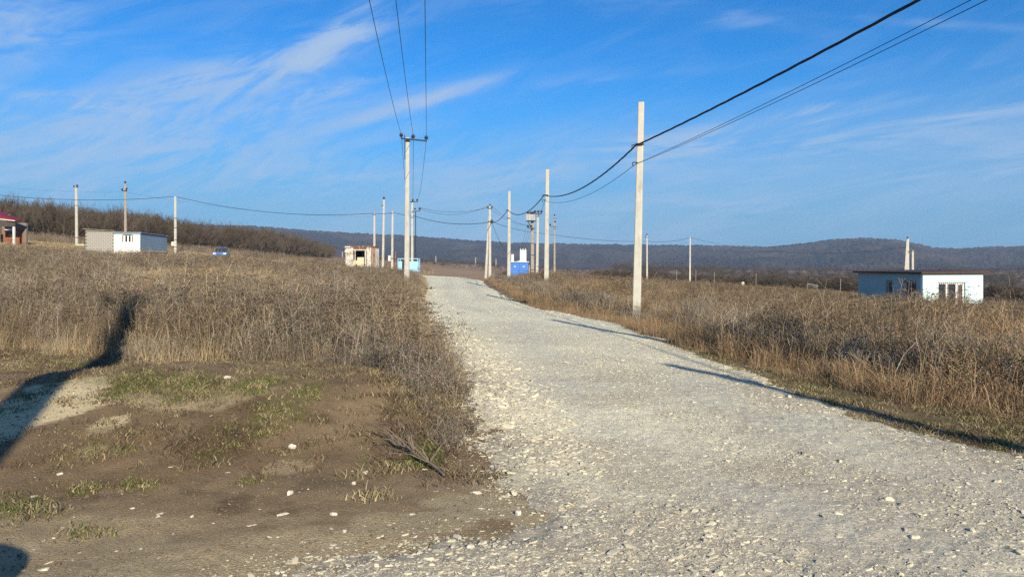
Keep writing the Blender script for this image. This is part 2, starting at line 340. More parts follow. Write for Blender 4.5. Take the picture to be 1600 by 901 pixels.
def attr_material(name, aname, rough=.9, fine=(40, .25), bump=(25, .4), rnd=0, trans=0, bdist=.01, extra=None, sat=0):
    """colour from a per-vertex tint attribute, with grain and relief"""
    m = D.materials.new(name); m.use_nodes = True; t = m.node_tree; b = t.nodes['Principled BSDF']
    b.inputs['Roughness'].default_value = rough; b.inputs['Specular IOR Level'].default_value = .15
    a = N(t, 'ShaderNodeAttribute', attribute_name=aname); out = a.outputs['Color']
    c = N(t, 'ShaderNodeTexCoord')
    if fine:
        nz = N(t, 'ShaderNodeTexNoise'); nz.inputs['Scale'].default_value = fine[0]; nz.inputs['Detail'].default_value = 7; nz.inputs['Roughness'].default_value = .7; t.links.new(c.outputs['Object'], nz.inputs['Vector'])
        mr = N(t, 'ShaderNodeMapRange'); t.links.new(nz.outputs[0], mr.inputs[0]); mr.inputs[1].default_value = .25; mr.inputs[2].default_value = .75
        mr.inputs[3].default_value = 1 - fine[1]; mr.inputs[4].default_value = 1 + fine[1]
        vm = N(t, 'ShaderNodeVectorMath', operation='SCALE'); t.links.new(out, vm.inputs[0]); t.links.new(mr.outputs[0], vm.inputs['Scale']); out = vm.outputs[0]
    if rnd:
        oi = N(t, 'ShaderNodeObjectInfo'); mr = N(t, 'ShaderNodeMapRange'); t.links.new(oi.outputs['Random'], mr.inputs[0]); mr.inputs[3].default_value = 1 - rnd; mr.inputs[4].default_value = 1 + rnd
        vm = N(t, 'ShaderNodeVectorMath', operation='SCALE'); t.links.new(out, vm.inputs[0]); t.links.new(mr.outputs[0], vm.inputs['Scale']); out = vm.outputs[0]
    if extra: out = extra(t, c, out, b)
    t.links.new(out, b.inputs['Base Color'])
    if bump:
        n3 = N(t, 'ShaderNodeTexNoise'); n3.inputs['Scale'].default_value = bump[0]; n3.inputs['Detail'].default_value = 10; n3.inputs['Roughness'].default_value = .65; t.links.new(c.outputs['Object'], n3.inputs['Vector'])
        bp = N(t, 'ShaderNodeBump'); bp.inputs['Strength'].default_value = bump[1]; bp.inputs['Distance'].default_value = bdist
        t.links.new(n3.outputs[0], bp.inputs['Height']); t.links.new(bp.outputs[0], b.inputs['Normal'])
        if extra: t.links.new(extra.bump.outputs[0], bp.inputs['Normal'])
    if trans:
        tr = N(t, 'ShaderNodeBsdfTranslucent'); t.links.new(out, tr.inputs[0]); mx = N(t, 'ShaderNodeMixShader'); mx.inputs[0].default_value = trans
        o = t.nodes['Material Output']; t.links.new(b.outputs[0], mx.inputs[1]); t.links.new(tr.outputs[0], mx.inputs[2]); t.links.new(mx.outputs[0], o.inputs[0])
    return m
def road_extra(t, c, out, b):
    # embedded flat chips: cells of slightly different stone colour with recessed dusty joints and painted gap shadows
    mp = N(t, 'ShaderNodeMapping'); t.links.new(c.outputs['Object'], mp.inputs[0]); mp.inputs['Rotation'].default_value = (0, 0, .5); mp.inputs['Scale'].default_value = (1, 1.7, 0)
    w = N(t, 'ShaderNodeTexNoise'); w.inputs['Scale'].default_value = 6; t.links.new(mp.outputs[0], w.inputs['Vector'])
    ad = N(t, 'ShaderNodeVectorMath', operation='MULTIPLY_ADD'); t.links.new(w.outputs['Color'], ad.inputs[0]); ad.inputs[1].default_value = (.12, .12, 0); t.links.new(mp.outputs[0], ad.inputs[2])
    vo = N(t, 'ShaderNodeTexVoronoi', feature='F1'); vo.inputs['Scale'].default_value = 17; t.links.new(ad.outputs[0], vo.inputs['Vector'])
    sp = N(t, 'ShaderNodeSeparateColor'); t.links.new(vo.outputs['Color'], sp.inputs[0])
    mr = N(t, 'ShaderNodeMapRange'); t.links.new(sp.outputs[0], mr.inputs[0]); mr.inputs[3].default_value = .84; mr.inputs[4].default_value = 1.14
    vm = N(t, 'ShaderNodeVectorMath', operation='SCALE'); t.links.new(out, vm.inputs[0]); t.links.new(mr.outputs[0], vm.inputs['Scale'])
    v2 = N(t, 'ShaderNodeTexVoronoi', feature='F1'); v2.inputs['Scale'].default_value = 41; t.links.new(ad.outputs[0], v2.inputs['Vector'])
    s2 = N(t, 'ShaderNodeSeparateColor'); t.links.new(v2.outputs['Color'], s2.inputs[0])
    m2 = N(t, 'ShaderNodeMapRange'); t.links.new(s2.outputs[0], m2.inputs[0]); m2.inputs[3].default_value = .82; m2.inputs[4].default_value = 1.12
    vm2 = N(t, 'ShaderNodeVectorMath', operation='SCALE'); t.links.new(vm.outputs[0], vm2.inputs[0]); t.links.new(m2.outputs[0], vm2.inputs['Scale'])
    hgt = math_n(t, 'ADD', math_n(t, 'MULTIPLY', math_n(t, 'POWER', sp.outputs[1], 2.5), .9), math_n(t, 'MULTIPLY', s2.outputs[1], .4))
    bp = N(t, 'ShaderNodeBump'); bp.inputs['Strength'].default_value = .85; bp.inputs['Distance'].default_value = .026; t.links.new(hgt, bp.inputs['Height'])
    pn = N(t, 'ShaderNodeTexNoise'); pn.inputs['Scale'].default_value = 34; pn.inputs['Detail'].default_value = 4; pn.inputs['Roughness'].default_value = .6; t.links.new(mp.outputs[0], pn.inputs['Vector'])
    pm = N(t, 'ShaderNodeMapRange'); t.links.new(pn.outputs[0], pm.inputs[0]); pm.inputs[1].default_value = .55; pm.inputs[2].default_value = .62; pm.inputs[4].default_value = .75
    px_ = N(t, 'ShaderNodeMix', data_type='RGBA'); t.links.new(pm.outputs[0], px_.inputs[0]); t.links.new(vm2.outputs[0], px_.inputs[6]); px_.inputs[7].default_value = (.26, .235, .17, 1)  # dark specks: dirt and small shadows between chips, put into the colour
    road_extra.bump = bp
    return px_.outputs[2]

# ------------------------------------------------------------ ground and road sheets
def polar_grid():
    ang = np.concatenate([np.linspace(-180, -52, 60)[:-1], np.linspace(-52, -40, 60)[:-1], np.linspace(-40, 40, 720)[:-1], np.linspace(40, 52, 60)[:-1], np.linspace(52, 180, 60)])
    rad = np.concatenate([[0.0], np.geomspace(.7, 3.4, 14)[:-1], np.geomspace(3.4, 30, 300)[:-1], np.geomspace(30, 260, 150)[:-1], np.geomspace(260, 2750, 60)])
    A_, R_ = np.meshgrid(np.radians(ang), rad)
    return R_ * np.sin(A_), R_ * np.cos(A_)
GX, GY = polar_grid(); NR, NA = GX.shape
gx = GX.ravel(); gy = GY.ravel()
rd_raw = sdist(gx, gy, ROAD)
rd = rd_raw + ragged(gx, gy)
gh = H(gx, gy); rl = relief(gx, gy, rd)
def grid_faces(nr, na):
    i = np.arange(nr - 1)[:, None] * na + np.arange(na - 1)[None]
    return np.stack([i, i + 1, i + 1 + na, i + na], -1).reshape(-1, 4)[:, ::-1]
def np_mesh(name, v, f, mat, smooth=True, col=None):
    me = D.meshes.new(name); me.vertices.add(len(v)); me.vertices.foreach_set('co', v.astype(np.float32).ravel())
    k = f.shape[1]; me.loops.add(f.size); me.loops.foreach_set('vertex_index', f.astype(np.int32).ravel())
    me.polygons.add(len(f)); me.polygons.foreach_set('loop_start', np.arange(0, f.size, k, dtype=np.int32)); me.polygons.foreach_set('loop_total', np.full(len(f), k, dtype=np.int32))
    me.update(calc_edges=True); me.materials.append(mat)
    me.polygons.foreach_set('use_smooth', np.full(len(f), smooth))
    if col is not None:
        a = me.color_attributes.new('tint', 'FLOAT_COLOR', 'POINT'); c4 = np.ones((len(v), 4), np.float32); c4[:, :3] = col; a.data.foreach_set('color', c4.ravel())
    me.update(); return me
def lerp(a, b, t): return a * (1 - t[:, None]) + np.array(b) * t[:, None]
def px_of(x, y, z): return 800 + F * x / np.maximum(y, .01), HY + F * (EYE - z) / np.maximum(y, .01)
wl = sdist(gx, gy, LWEED); wr = sdist(gx, gy, RWEED)
rr = np.hypot(gx, gy)
col = np.tile(np.array([.185, .138, .095]), (len(gx), 1))
col = lerp(col, (.235, .180, .125), sstep(.35, .7, fbm(gx * .8, gy * .8, 51)))                  # bare soil, drier patches
col = lerp(col, (.120, .088, .058), sstep(.55, .72, fbm(gx * 2.6, gy * 2.6, 52)) * .8)
# dusty wheel track in front
tr = sstep(5.0, 4.3, gy + .12 * gx + (fbm(gx * 1.6, gy * 4, 53) - .5) * .9) * sstep(2.0, .5, -(gy + 8) * 0)
col = lerp(col, (.34, .285, .21), tr * .9)
col = lerp(col, (.28, .23, .17), np.exp(-(((gx + .15) / 1.1) ** 2 + ((gy - 5.6) / .5) ** 2)) * .8)
def patch(cx, cy, rx, ry, c, k=1, ns=2.0, s=60):
    global col
    d = ((gx - cx) / rx) ** 2 + ((gy - cy) / ry) ** 2 + (fbm(gx * ns, gy * ns, s) - .5) * 1.7
    col = lerp(col, c, sstep(1.15, .75, d) * k)
col = col * (.80 + .40 * fbm(gx * 6, gy * 6, 55))[:, None]
def hit(px, py):
    """ground point under a picture point, by walking along the line of sight"""
    Y = EYE * F / (py - HY)
    for _ in range(10):
        X = (px - 800) / F * Y; Y = (EYE - float(H(np.array([X]), np.array([Y]))[0])) * F / (py - HY)
    return (px - 800) / F * Y, Y
def spot(px, py, dx, dy, c, k=1, ns=2.4, s=60):
    X, Y = hit(px, py); patch(X, Y, dx / F * Y, dy * Y * Y / (EYE * F), c, k, ns, s)
pale = (.54, .475, .35)
for q in [(25, 648, 85, 30, .95), (115, 603, 70, 11, .8), (150, 634, 45, 15, .9), (172, 668, 30, 12, .8), (300, 640, 120, 20, .38), (145, 706, 20, 7, .6), (450, 725, 40, 8, .3), (90, 582, 60, 6, .4)]: spot(q[0], q[1], q[2], q[3], pale, q[4], 3.0, 61)
for q in [(150, 697, 100, 22, .6), (60, 720, 60, 12, .45), (250, 735, 70, 12, .4)]: spot(q[0], q[1], q[2], q[3], (.185, .132, .082), q[4], 3.4, 69)
spot(345, 690, 62, 20, (.11, .085, .05), .8, 3, 68); spot(640, 690, 70, 25, (.12, .09, .06), .5, 3, 66)
GREEN = [(200, 624, 32, 9, .9), (268, 627, 48, 11, .75), (320, 598, 65, 13, .65), (405, 625, 22, 11, .7), (440, 655, 45, 24, .45), (485, 618, 18, 7, .6), (210, 590, 60, 8, .45), (140, 762, 24, 9, .5), (220, 758, 28, 8, .5), (20, 795, 36, 17, .55), (70, 797, 30, 10, .4), (130, 832, 16, 7, .45), (390, 747, 20, 6, .45), (668, 716, 34, 15, .8), (230, 573, 60, 8, .4), (100, 570, 60, 10, .45), (430, 590, 50, 10, .4)]
for q in GREEN: spot(q[0], q[1], q[2], q[3], (.105, .115, .042), q[4] * .8, 4.0, 67)
# pale dusty wheel track that swings from the lower left up to the gravel
for q in [(330, 885, 170, 22, .55), (520, 850, 150, 20, .7), (640, 815, 110, 16, .7), (730, 782, 80, 12, .7), (790, 758, 60, 8, .6), (810, 795, 75, 16, .85), (760, 800, 70, 14, .8), (850, 812, 60, 12, .8), (120, 905, 160, 12, .35)]: spot(q[0], q[1], q[2], q[3], (.36, .315, .235), q[4], 1.6, 59)
# litter under the weeds, verge of the right side
wd = np.maximum(wl, wr) + (fbm(gx * 1.5, gy * 1.5, 70) - .5) * .8
col = lerp(col, (.17, .125, .082), sstep(-.3, .3, wd))
vg = sstep(-2.4, -.2, wr) * (gx > 0) * (1 - sstep(-.2, .3, wd)) * (gy < 60)
col = lerp(col, (.15, .13, .075), vg * .6); col = lerp(col, (.11, .105, .045), vg * sstep(.55, .7, fbm(gx * 1.8, gy * 1.8, 71)) * .7)
# far fields
farf = sstep(74, 80, gy)
fieldc = np.array([.31, .225, .155])[None] * (0.85 + .35 * fbm(gx / 30, gy / 8, 72))[:, None]
col = col * (1 - farf[:, None]) + fieldc * farf[:, None]
lg = sstep(70, 82, gy) * sstep(-12, -22, gx) * sstep(150, 120, gy)
col = lerp(col, (.265, .205, .125), lg); 
col = lerp(col, (.20, .175, .14), sstep(350, 520, rr) * sstep(.48, .62, fbm(gx / 60, gy / 25, 73)) * .6)
col = lerp(col, (.085, .075, .065), sstep(250, 500, rr) * sstep(.40, .56, fbm(gx / 90, gy / 40, 74)) * .8)
col = col * np.where((rr < 60)[:, None], np.array([1.14, 1.07, .87]), np.array([.9, .86, .78]))
ground_mat = attr_material('earth_and_turf', 'tint', .95, (75, .50), (60, .9), bdist=.03)
v = np.stack([gx, gy, gh + rl - .0 * gx], 1)
faces = grid_faces(NR, NA)
# close the centre: drop the degenerate inner ring's duplicate area is harmless, all share the camera's foot
ground = link('ground', np_mesh('ground', v, faces, ground_mat, True, col)); tag(ground, kind='structure')

# road sheet: part of the same grid, raised in the middle and sinking into the earth at its ragged edges
rm = sstep(-.25, .35, rd)
keepv = rd > -.45
fk = faces[keepv[faces].all(1) & (rr[faces].max(1) < 100)]
used = np.unique(fk); remap = -np.ones(len(gx), int); remap[used] = np.arange(len(used))
rv = np.stack([gx, gy, gh + rl + rm * .050 - .022], 1)[used]
ux, uy = gx[used], gy[used]
rc = np.tile(np.array([.80, .76, .55]), (len(used), 1))
pz = fbm(ux * .35 + 3, uy * .35, 81); pz2 = fbm(ux * 1.2, uy * 1.2, 82)
rc = lerp(rc, (.60, .57, .43), sstep(.42, .60, pz) * .8)
rc = lerp(rc, (.50, .44, .32), sstep(.50, .68, pz2) * sstep(18, 7, uy) * .8)
rc = lerp(rc, (.80, .77, .58), sstep(14, 26, uy) * .8)
rc = lerp(rc, (.70, .65, .50), np.exp(-((ux + .2) / .8) ** 2) * sstep(6.5, 8, uy) * sstep(14, 12, uy) * .8)
nearb = sstep(7.2, 5.0, uy - .25 * ux + (fbm(ux * .9, uy * .9, 84) - .5) * 2)
rc = lerp(rc, (.43, .37, .28), nearb * .65)
dirtedge = sstep(.75, -.15, rd[used] + (fbm(ux * 3, uy * 3, 88) - .5) * .5)
rc = lerp(rc, (.36, .315, .235), dirtedge * (uy < 30) * (.55 + .35 * (uy < 7.2)))
rc = lerp(rc, (.43, .375, .29), np.exp(-(((ux - .05) / .5) ** 2 + ((uy - 5.3) / .35) ** 2)) * .8)
lane = lanes(ux, uy)
rc = lerp(rc, (.60, .575, .46), lane * .55 * sstep(.35, .6, fbm(ux * .5, uy * .3, 86) + .1))
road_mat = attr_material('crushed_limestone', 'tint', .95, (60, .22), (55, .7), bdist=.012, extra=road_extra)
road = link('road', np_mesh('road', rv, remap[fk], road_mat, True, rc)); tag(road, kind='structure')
def road_z(x, y):
    x = np.asarray(x, float); y = np.asarray(y, float)
    r0 = sdist(x, y, ROAD) + ragged(x, y)
    return H(x, y) + relief(x, y, r0) + np.maximum(sstep(-.25, .35, r0) * .050 - .022, 0), r0

# ------------------------------------------------------------ hills all round the horizon
SKY_PX = [(-400, 352), (0, 345), (300, 350), (400, 353), (500, 361), (560, 364), (640, 368), (720, 374), (800, 379), (900, 381), (1000, 382), (1100, 383), (1200, 385), (1240, 382), (1270, 378), (1300, 373.5), (1350, 371.5), (1400, 374), (1440, 382), (1460, 387), (1500, 388), (1550, 385), (1600, 384), (1800, 378), (2100, 382)]
ha = np.radians(np.concatenate([np.linspace(-180, -45, 200)[:-1], np.linspace(-45, 45, 900)[:-1], np.linspace(45, 180, 200)]))
hr = np.concatenate([np.linspace(700, 1250, 12)[:-1], np.linspace(1250, 2250, 60), [2400, 2700]])
HA, HR = np.meshgrid(ha, hr); hx = HR * np.sin(HA); hyy = HR * np.cos(HA)
ppx = np.where(np.abs(HA) < 1.2, 800 + F * np.tan(np.clip(HA, -1.2, 1.2)), 0)
sp_ = np.array(SKY_PX); skyl = np.interp(ppx, sp_[:, 0], sp_[:, 1])
back = 372 + 12 * np.sin(HA * 3) + 6 * np.sin(HA * 7 + 1)
wgt = sstep(.78, 1.0, np.abs(HA)); skyl = skyl * (1 - wgt) + back * wgt
ridge = EYE + (HY - skyl) / F * (2250 * np.cos(np.clip(HA, -.9, .9)))
ridge = np.where(np.abs(HA) < .9, ridge, EYE + (HY - skyl) / F * 2250 * .7)
t_ = np.clip((HR - 1250) / 1000, 0, 1)
foot = -9 - 3 * np.tanh(hx / 600)
prof = t_ ** 1.15
gull = (fbm(HA * 16 + 5, HR / 900, 91, 3) - .5) * 24 * np.sin(np.pi * np.clip(t_, 0, 1)) ** 1.0 + (fbm(hx / 160, hyy / 160, 92, 3) - .5) * 9 * np.sin(np.pi * np.clip(t_, 0, 1))
hz = foot + (ridge - foot) * prof + np.where(t_ < 1, gull, 0) + (vnoise(HA * 900, HR / 15, 93) - .5) * 4.5 * (t_ > 0) + (fbm(HA * 140, HR / 50, 94) - .5) * 4 * (t_ > 0)
hz = np.where(HR > 2300, ridge - (HR - 2250) * .08, hz); hz = np.where(HR < 1260, -25 + (HR - 700) / 550 * (foot + 25), hz)
hf = grid_faces(*HA.shape)
hcol = np.tile(np.array([.060, .048, .040]), (HA.size, 1))
hcol = lerp(hcol, (.036, .030, .028), sstep(.45, .6, fbm(HA.ravel() * 20, HR.ravel() / 160, 95)))
hcol = lerp(hcol, (.105, .085, .065), sstep(.60, .70, fbm(HA.ravel() * 34, HR.ravel() / 200, 96)) * .45)
hcol = lerp(hcol, (.17, .14, .115), sstep(.12, 0, t_.ravel()) * sstep(.5, .65, fbm(HA.ravel() * 60, HR.ravel() / 60, 97)) * .9)
hill_mat = attr_material('leafless_hill_forest', 'tint', 1.0, (.05, .35), (.06, .6), bdist=5)
hills = link('hills', np_mesh('hills', np.stack([hx.ravel(), hyy.ravel(), hz.ravel()], 1), hf, hill_mat, True, hcol)); tag(hills, kind='structure')

# ------------------------------------------------------------ scattering (geometry nodes instances on points)
def scatter(name, pts, rots, scls, idx, protos, parent=None, kind='stuff'):
    pc = D.collections.new(name + '_kinds')
    for o in protos: pc.objects.link(o)
    me = D.meshes.new(name); me.vertices.add(len(pts)); me.vertices.foreach_set('co', np.asarray(pts, np.float32).ravel())
    a = me.attributes.new('turn', 'FLOAT_VECTOR', 'POINT'); a.data.foreach_set('vector', np.asarray(rots, np.float32).ravel())
    a = me.attributes.new('size', 'FLOAT_VECTOR', 'POINT'); a.data.foreach_set('vector', np.asarray(scls, np.float32).ravel())
    a = me.attributes.new('pick', 'INT', 'POINT'); a.data.foreach_set('value', np.asarray(idx, np.int32))
    for p in protos:
        for m in p.data.materials:
            if m and m.name not in [x.name for x in me.materials]: me.materials.append(m)
    o = link(name, me, parent)
    g = D.node_groups.new(name + '_scatter', 'GeometryNodeTree')
    g.interface.new_socket('Geometry', in_out='INPUT', socket_type='NodeSocketGeometry'); g.interface.new_socket('Geometry', in_out='OUTPUT', socket_type='NodeSocketGeometry')
    gi = N(g, 'NodeGroupInput'); go = N(g, 'NodeGroupOutput'); ci = N(g, 'GeometryNodeCollectionInfo'); ci.inputs[0].default_value = pc
    ci.inputs['Separate Children'].default_value = True; ci.inputs['Reset Children'].default_value = True
    ip = N(g, 'GeometryNodeInstanceOnPoints'); ip.inputs['Pick Instance'].default_value = True
    at = N(g, 'GeometryNodeInputNamedAttribute', data_type='FLOAT_VECTOR'); at.inputs[0].default_value = 'turn'
    er = N(g, 'FunctionNodeEulerToRotation')
    as_ = N(g, 'GeometryNodeInputNamedAttribute', data_type='FLOAT_VECTOR'); as_.inputs[0].default_value = 'size'
    ai = N(g, 'GeometryNodeInputNamedAttribute', data_type='INT'); ai.inputs[0].default_value = 'pick'
    L = g.links.new
    L(gi.outputs[0], ip.inputs['Points']); L(ci.outputs[0], ip.inputs['Instance']); L(ai.outputs[0], ip.inputs['Instance Index'])
    L(at.outputs[0], er.inputs[0]); L(er.outputs[0], ip.inputs['Rotation']); L(as_.outputs[0], ip.inputs['Scale']); L(ip.outputs[0], go.inputs[0])
    md = o.modifiers.new('scatter', 'NODES'); md.node_group = g
    if kind: o['kind'] = kind
    return o
def proto(name, v, f, c, mat):
    me = D.meshes.new(name); me.from_pydata(v, [], f); me.materials.append(mat)
    a = me.color_attributes.new('tint', 'FLOAT_COLOR', 'POINT'); c4 = np.ones((len(v), 4), np.float32); c4[:, :3] = np.array(c); a.data.foreach_set('color', c4.ravel())
    me.update(); return D.objects.new(name, me)

weed_mat = attr_material('dry_stalks', 'tint', .85, None, None, rnd=.32, trans=.12)
grass_mat = attr_material('short_turf', 'tint', .8, None, None, rnd=.25, trans=.2)
class Plant:
    def __init__(s, seed): s.v = []; s.f = []; s.c = []; s.r = random.Random(seed)
    def ribbon(s, pts, w, c, w2=None):
        ang = s.r.uniform(0, math.pi); dx, dy = math.cos(ang), math.sin(ang); n0 = len(s.v); k = len(pts)
        for i, p in enumerate(pts):
            ww = (w + (w2 - w) * i / (k - 1)) if w2 is not None else w
            s.v.append((p[0] - dx * ww, p[1] - dy * ww, p[2])); s.v.append((p[0] + dx * ww, p[1] + dy * ww, p[2])); s.c += [c, c]
        for i in range(k - 1): a = n0 + 2 * i; s.f.append((a, a + 1, a + 3, a + 2))
    def head(s, p, r, c, flat=.5):
        n0 = len(s.v); R_ = s.r
        for q in ((1, 0, 0), (-.5, .87, 0), (-.5, -.87, 0), (0, 0, 1), (0, 0, -.8)):
            s.v.append((p[0] + q[0] * r * R_.uniform(.7, 1.2), p[1] + q[1] * r * R_.uniform(.7, 1.2), p[2] + q[2] * r * flat)); s.c.append(c)
        for f in ((0, 1, 3), (1, 2, 3), (2, 0, 3), (1, 0, 4), (2, 1, 4), (0, 2, 4)): s.f.append(tuple(n0 + i for i in f))
    def stem(s, x, y, h, lean, w, c, kind):
        R_ = s.r; a = R_.uniform(0, 2 * math.pi); lx, ly = math.cos(a) * lean * h, math.sin(a) * lean * h; b = R_.uniform(-.05, .05) * h
        def at(t): return (x + lx * t * t + b * math.sin(t * 3), y + ly * t * t + b * math.cos(t * 4), h * t * (1 - .25 * lean * t))
        s.ribbon([at(t) for t in (0, .35, .7, 1)], w, c, w * .45)
        if kind == 'herb':
            for j in range(R_.randint(5, 9)):
                t = R_.uniform(.35, .97); p = at(t); aa = R_.uniform(0, 6.28); L = h * R_.uniform(.08, .22) * (1.2 - t * .5)
                q = (p[0] + math.cos(aa) * L * .6, p[1] + math.sin(aa) * L * .6, p[2] + L * .55); e = (p[0] + math.cos(aa) * L, p[1] + math.sin(aa) * L, p[2] + L * R_.uniform(.7, 1.2))
                cc = tuple(k * R_.uniform(.75, 1.15) for k in c); s.ribbon([p, q, e], w * .55, cc, w * .3)
                s.head(e, R_.uniform(.006, .013), tuple(k * R_.uniform(.5, 1.0) for k in c), 1.2)
        elif kind == 'umbel':
            top = at(1); m = R_.randint(5, 8)
            for j in range(m):
                aa = 6.28 * j / m + R_.uniform(-.3, .3); L = R_.uniform(.04, .09); e = (top[0] + math.cos(aa) * L, top[1] + math.sin(aa) * L, top[2] + L * .7)
                s.ribbon([top, e], w * .5, c, w * .4); s.head(e, R_.uniform(.012, .022), tuple(k * .55 for k in c), .5)
            for j in range(3):
                t = R_.uniform(.5, .9); p = at(t); aa = R_.uniform(0, 6.28); L = h * .16; e = (p[0] + math.cos(aa) * L * .6, p[1] + math.sin(aa) * L * .6, p[2] + L)
                s.ribbon([p, e], w * .5, c, w * .4); s.head(e, .018, tuple(k * .6 for k in c), .5)
def pal(R_, kind):
    P_ = {'brown': [(.30, .22, .145), (.22, .155, .105), (.38, .29, .19), (.16, .115, .08), (.27, .21, .155)],
          'tan': [(.40, .31, .19), (.34, .25, .15), (.46, .37, .24), (.26, .19, .12)],
          'grey': [(.29, .24, .19), (.22, .175, .14), (.38, .32, .255), (.15, .12, .095)],
          'rust': [(.27, .175, .105), (.34, .24, .145), (.21, .135, .085), (.38, .28, .175)]}[kind]
    c = R_.choice(P_); k = R_.uniform(.78, 1.24); return (c[0] * k * .97, c[1] * k, c[2] * k * .97)
def clump(name, seed, kind, nst, rad, h0, h1, lean, w, palette, under=.4):
    P_ = Plant(seed); R_ = P_.r
    for i in range(nst):
        a = R_.uniform(0, 6.28); r = rad * math.sqrt(R_.random())
        P_.stem(math.cos(a) * r, math.sin(a) * r, R_.uniform(h0, h1), R_.uniform(.03, lean), w * R_.uniform(.7, 1.3), pal(R_, palette), kind)
    for i in range(int(nst * under)):       # low dead leaves and bent blades
        a = R_.uniform(0, 6.28); r = rad * math.sqrt(R_.random())
        P_.stem(math.cos(a) * r, math.sin(a) * r, R_.uniform(.2, .5) * h1, R_.uniform(.4, 1.1), w * 1.1, pal(R_, palette), 'blade')
    return proto(name, P_.v, P_.f, P_.c, weed_mat)
WP = [clump('clump_a', 1, 'herb', 26, .42, .8, 1.30, .22, .0042, 'brown'), clump('clump_b', 2, 'herb', 24, .42, .7, 1.15, .25, .0042, 'grey'), clump('clump_c', 3, 'umbel', 20, .42, .9, 1.35, .2, .0042, 'brown'),
      clump('clump_d', 4, 'blade', 55, .38, .55, 1.0, .45, .0038, 'tan', .6), clump('clump_e', 5, 'blade', 60, .38, .35, .75, .7, .0038, 'rust', .6), clump('clump_f', 6, 'herb', 24, .40, .6, 1.0, .3, .0042, 'rust'),
      clump('clump_g', 7, 'herb', 34, .30, .3, .75, .6, .0030, 'grey', .2), clump('clump_h', 8, 'umbel', 18, .45, .8, 1.25, .25, .0042, 'grey')]
def jitter(poly, density, ymin, ymax, seed, margin=48):
    rg = np.random.default_rng(seed); out = []
    bands = np.geomspace(max(ymin, 3), ymax, 14); lim = math.tan(math.radians(margin))
    for a, b in zip(bands[:-1], bands[1:]):
        m = (a + b) / 2; x0, x1 = -b * lim - 3, b * lim + 3; px = np.array(poly); x0 = max(x0, px[:, 0].min()); x1 = min(x1, px[:, 0].max())
        if x1 <= x0: continue
        nn = int((x1 - x0) * (b - a) * density(m)); x = rg.uniform(x0, x1, nn); y = rg.uniform(a, b, nn); k = sdist(x, y, poly) > 0
        out.append(np.stack([x[k], y[k]], 1))
    return np.concatenate(out)
def dens(m): return 19 if m < 16 else (14 if m < 25 else (9 if m < 45 else 5.5))
BLD = []          # footprints kept clear of plants: (x, y, radius)
KEEP = [(35.5, 66, 1.2), (38, 70, 6.0), (-15, 76, 1.9), (-6.6, 52, 0)]
def keepclear(p):
    k = np.ones(len(p), bool)
    for (x, y, r) in KEEP:
        if r: k &= np.hypot(p[:, 0] - x, p[:, 1] - y) > r
    k &= ~((p[:, 0] > -38.6) & (p[:, 0] < -35) & (p[:, 1] > 88) & (p[:, 1] < 100))
    k &= ~((p[:, 0] > -46) & (p[:, 0] < -42) & (p[:, 1] > 84) & (p[:, 1] < 98))
    k &= ~((p[:, 0] > 34) & (p[:, 0] < 42) & (p[:, 1] > 65.8) & (p[:, 1] < 77))
    k &= ~((p[:, 0] > -16.6) & (p[:, 0] < -13) & (p[:, 1] > 74.7) & (p[:, 1] < 78))
    k &= ~((p[:, 0] > -.6) & (p[:, 0] < 2.1) & (p[:, 1] > 79.5) & (p[:, 1] < 82))
    k &= ~((p[:, 0] > -12.2) & (p[:, 0] < -9.6) & (p[:, 1] > 79.5) & (p[:, 1] < 82.5))
    return k
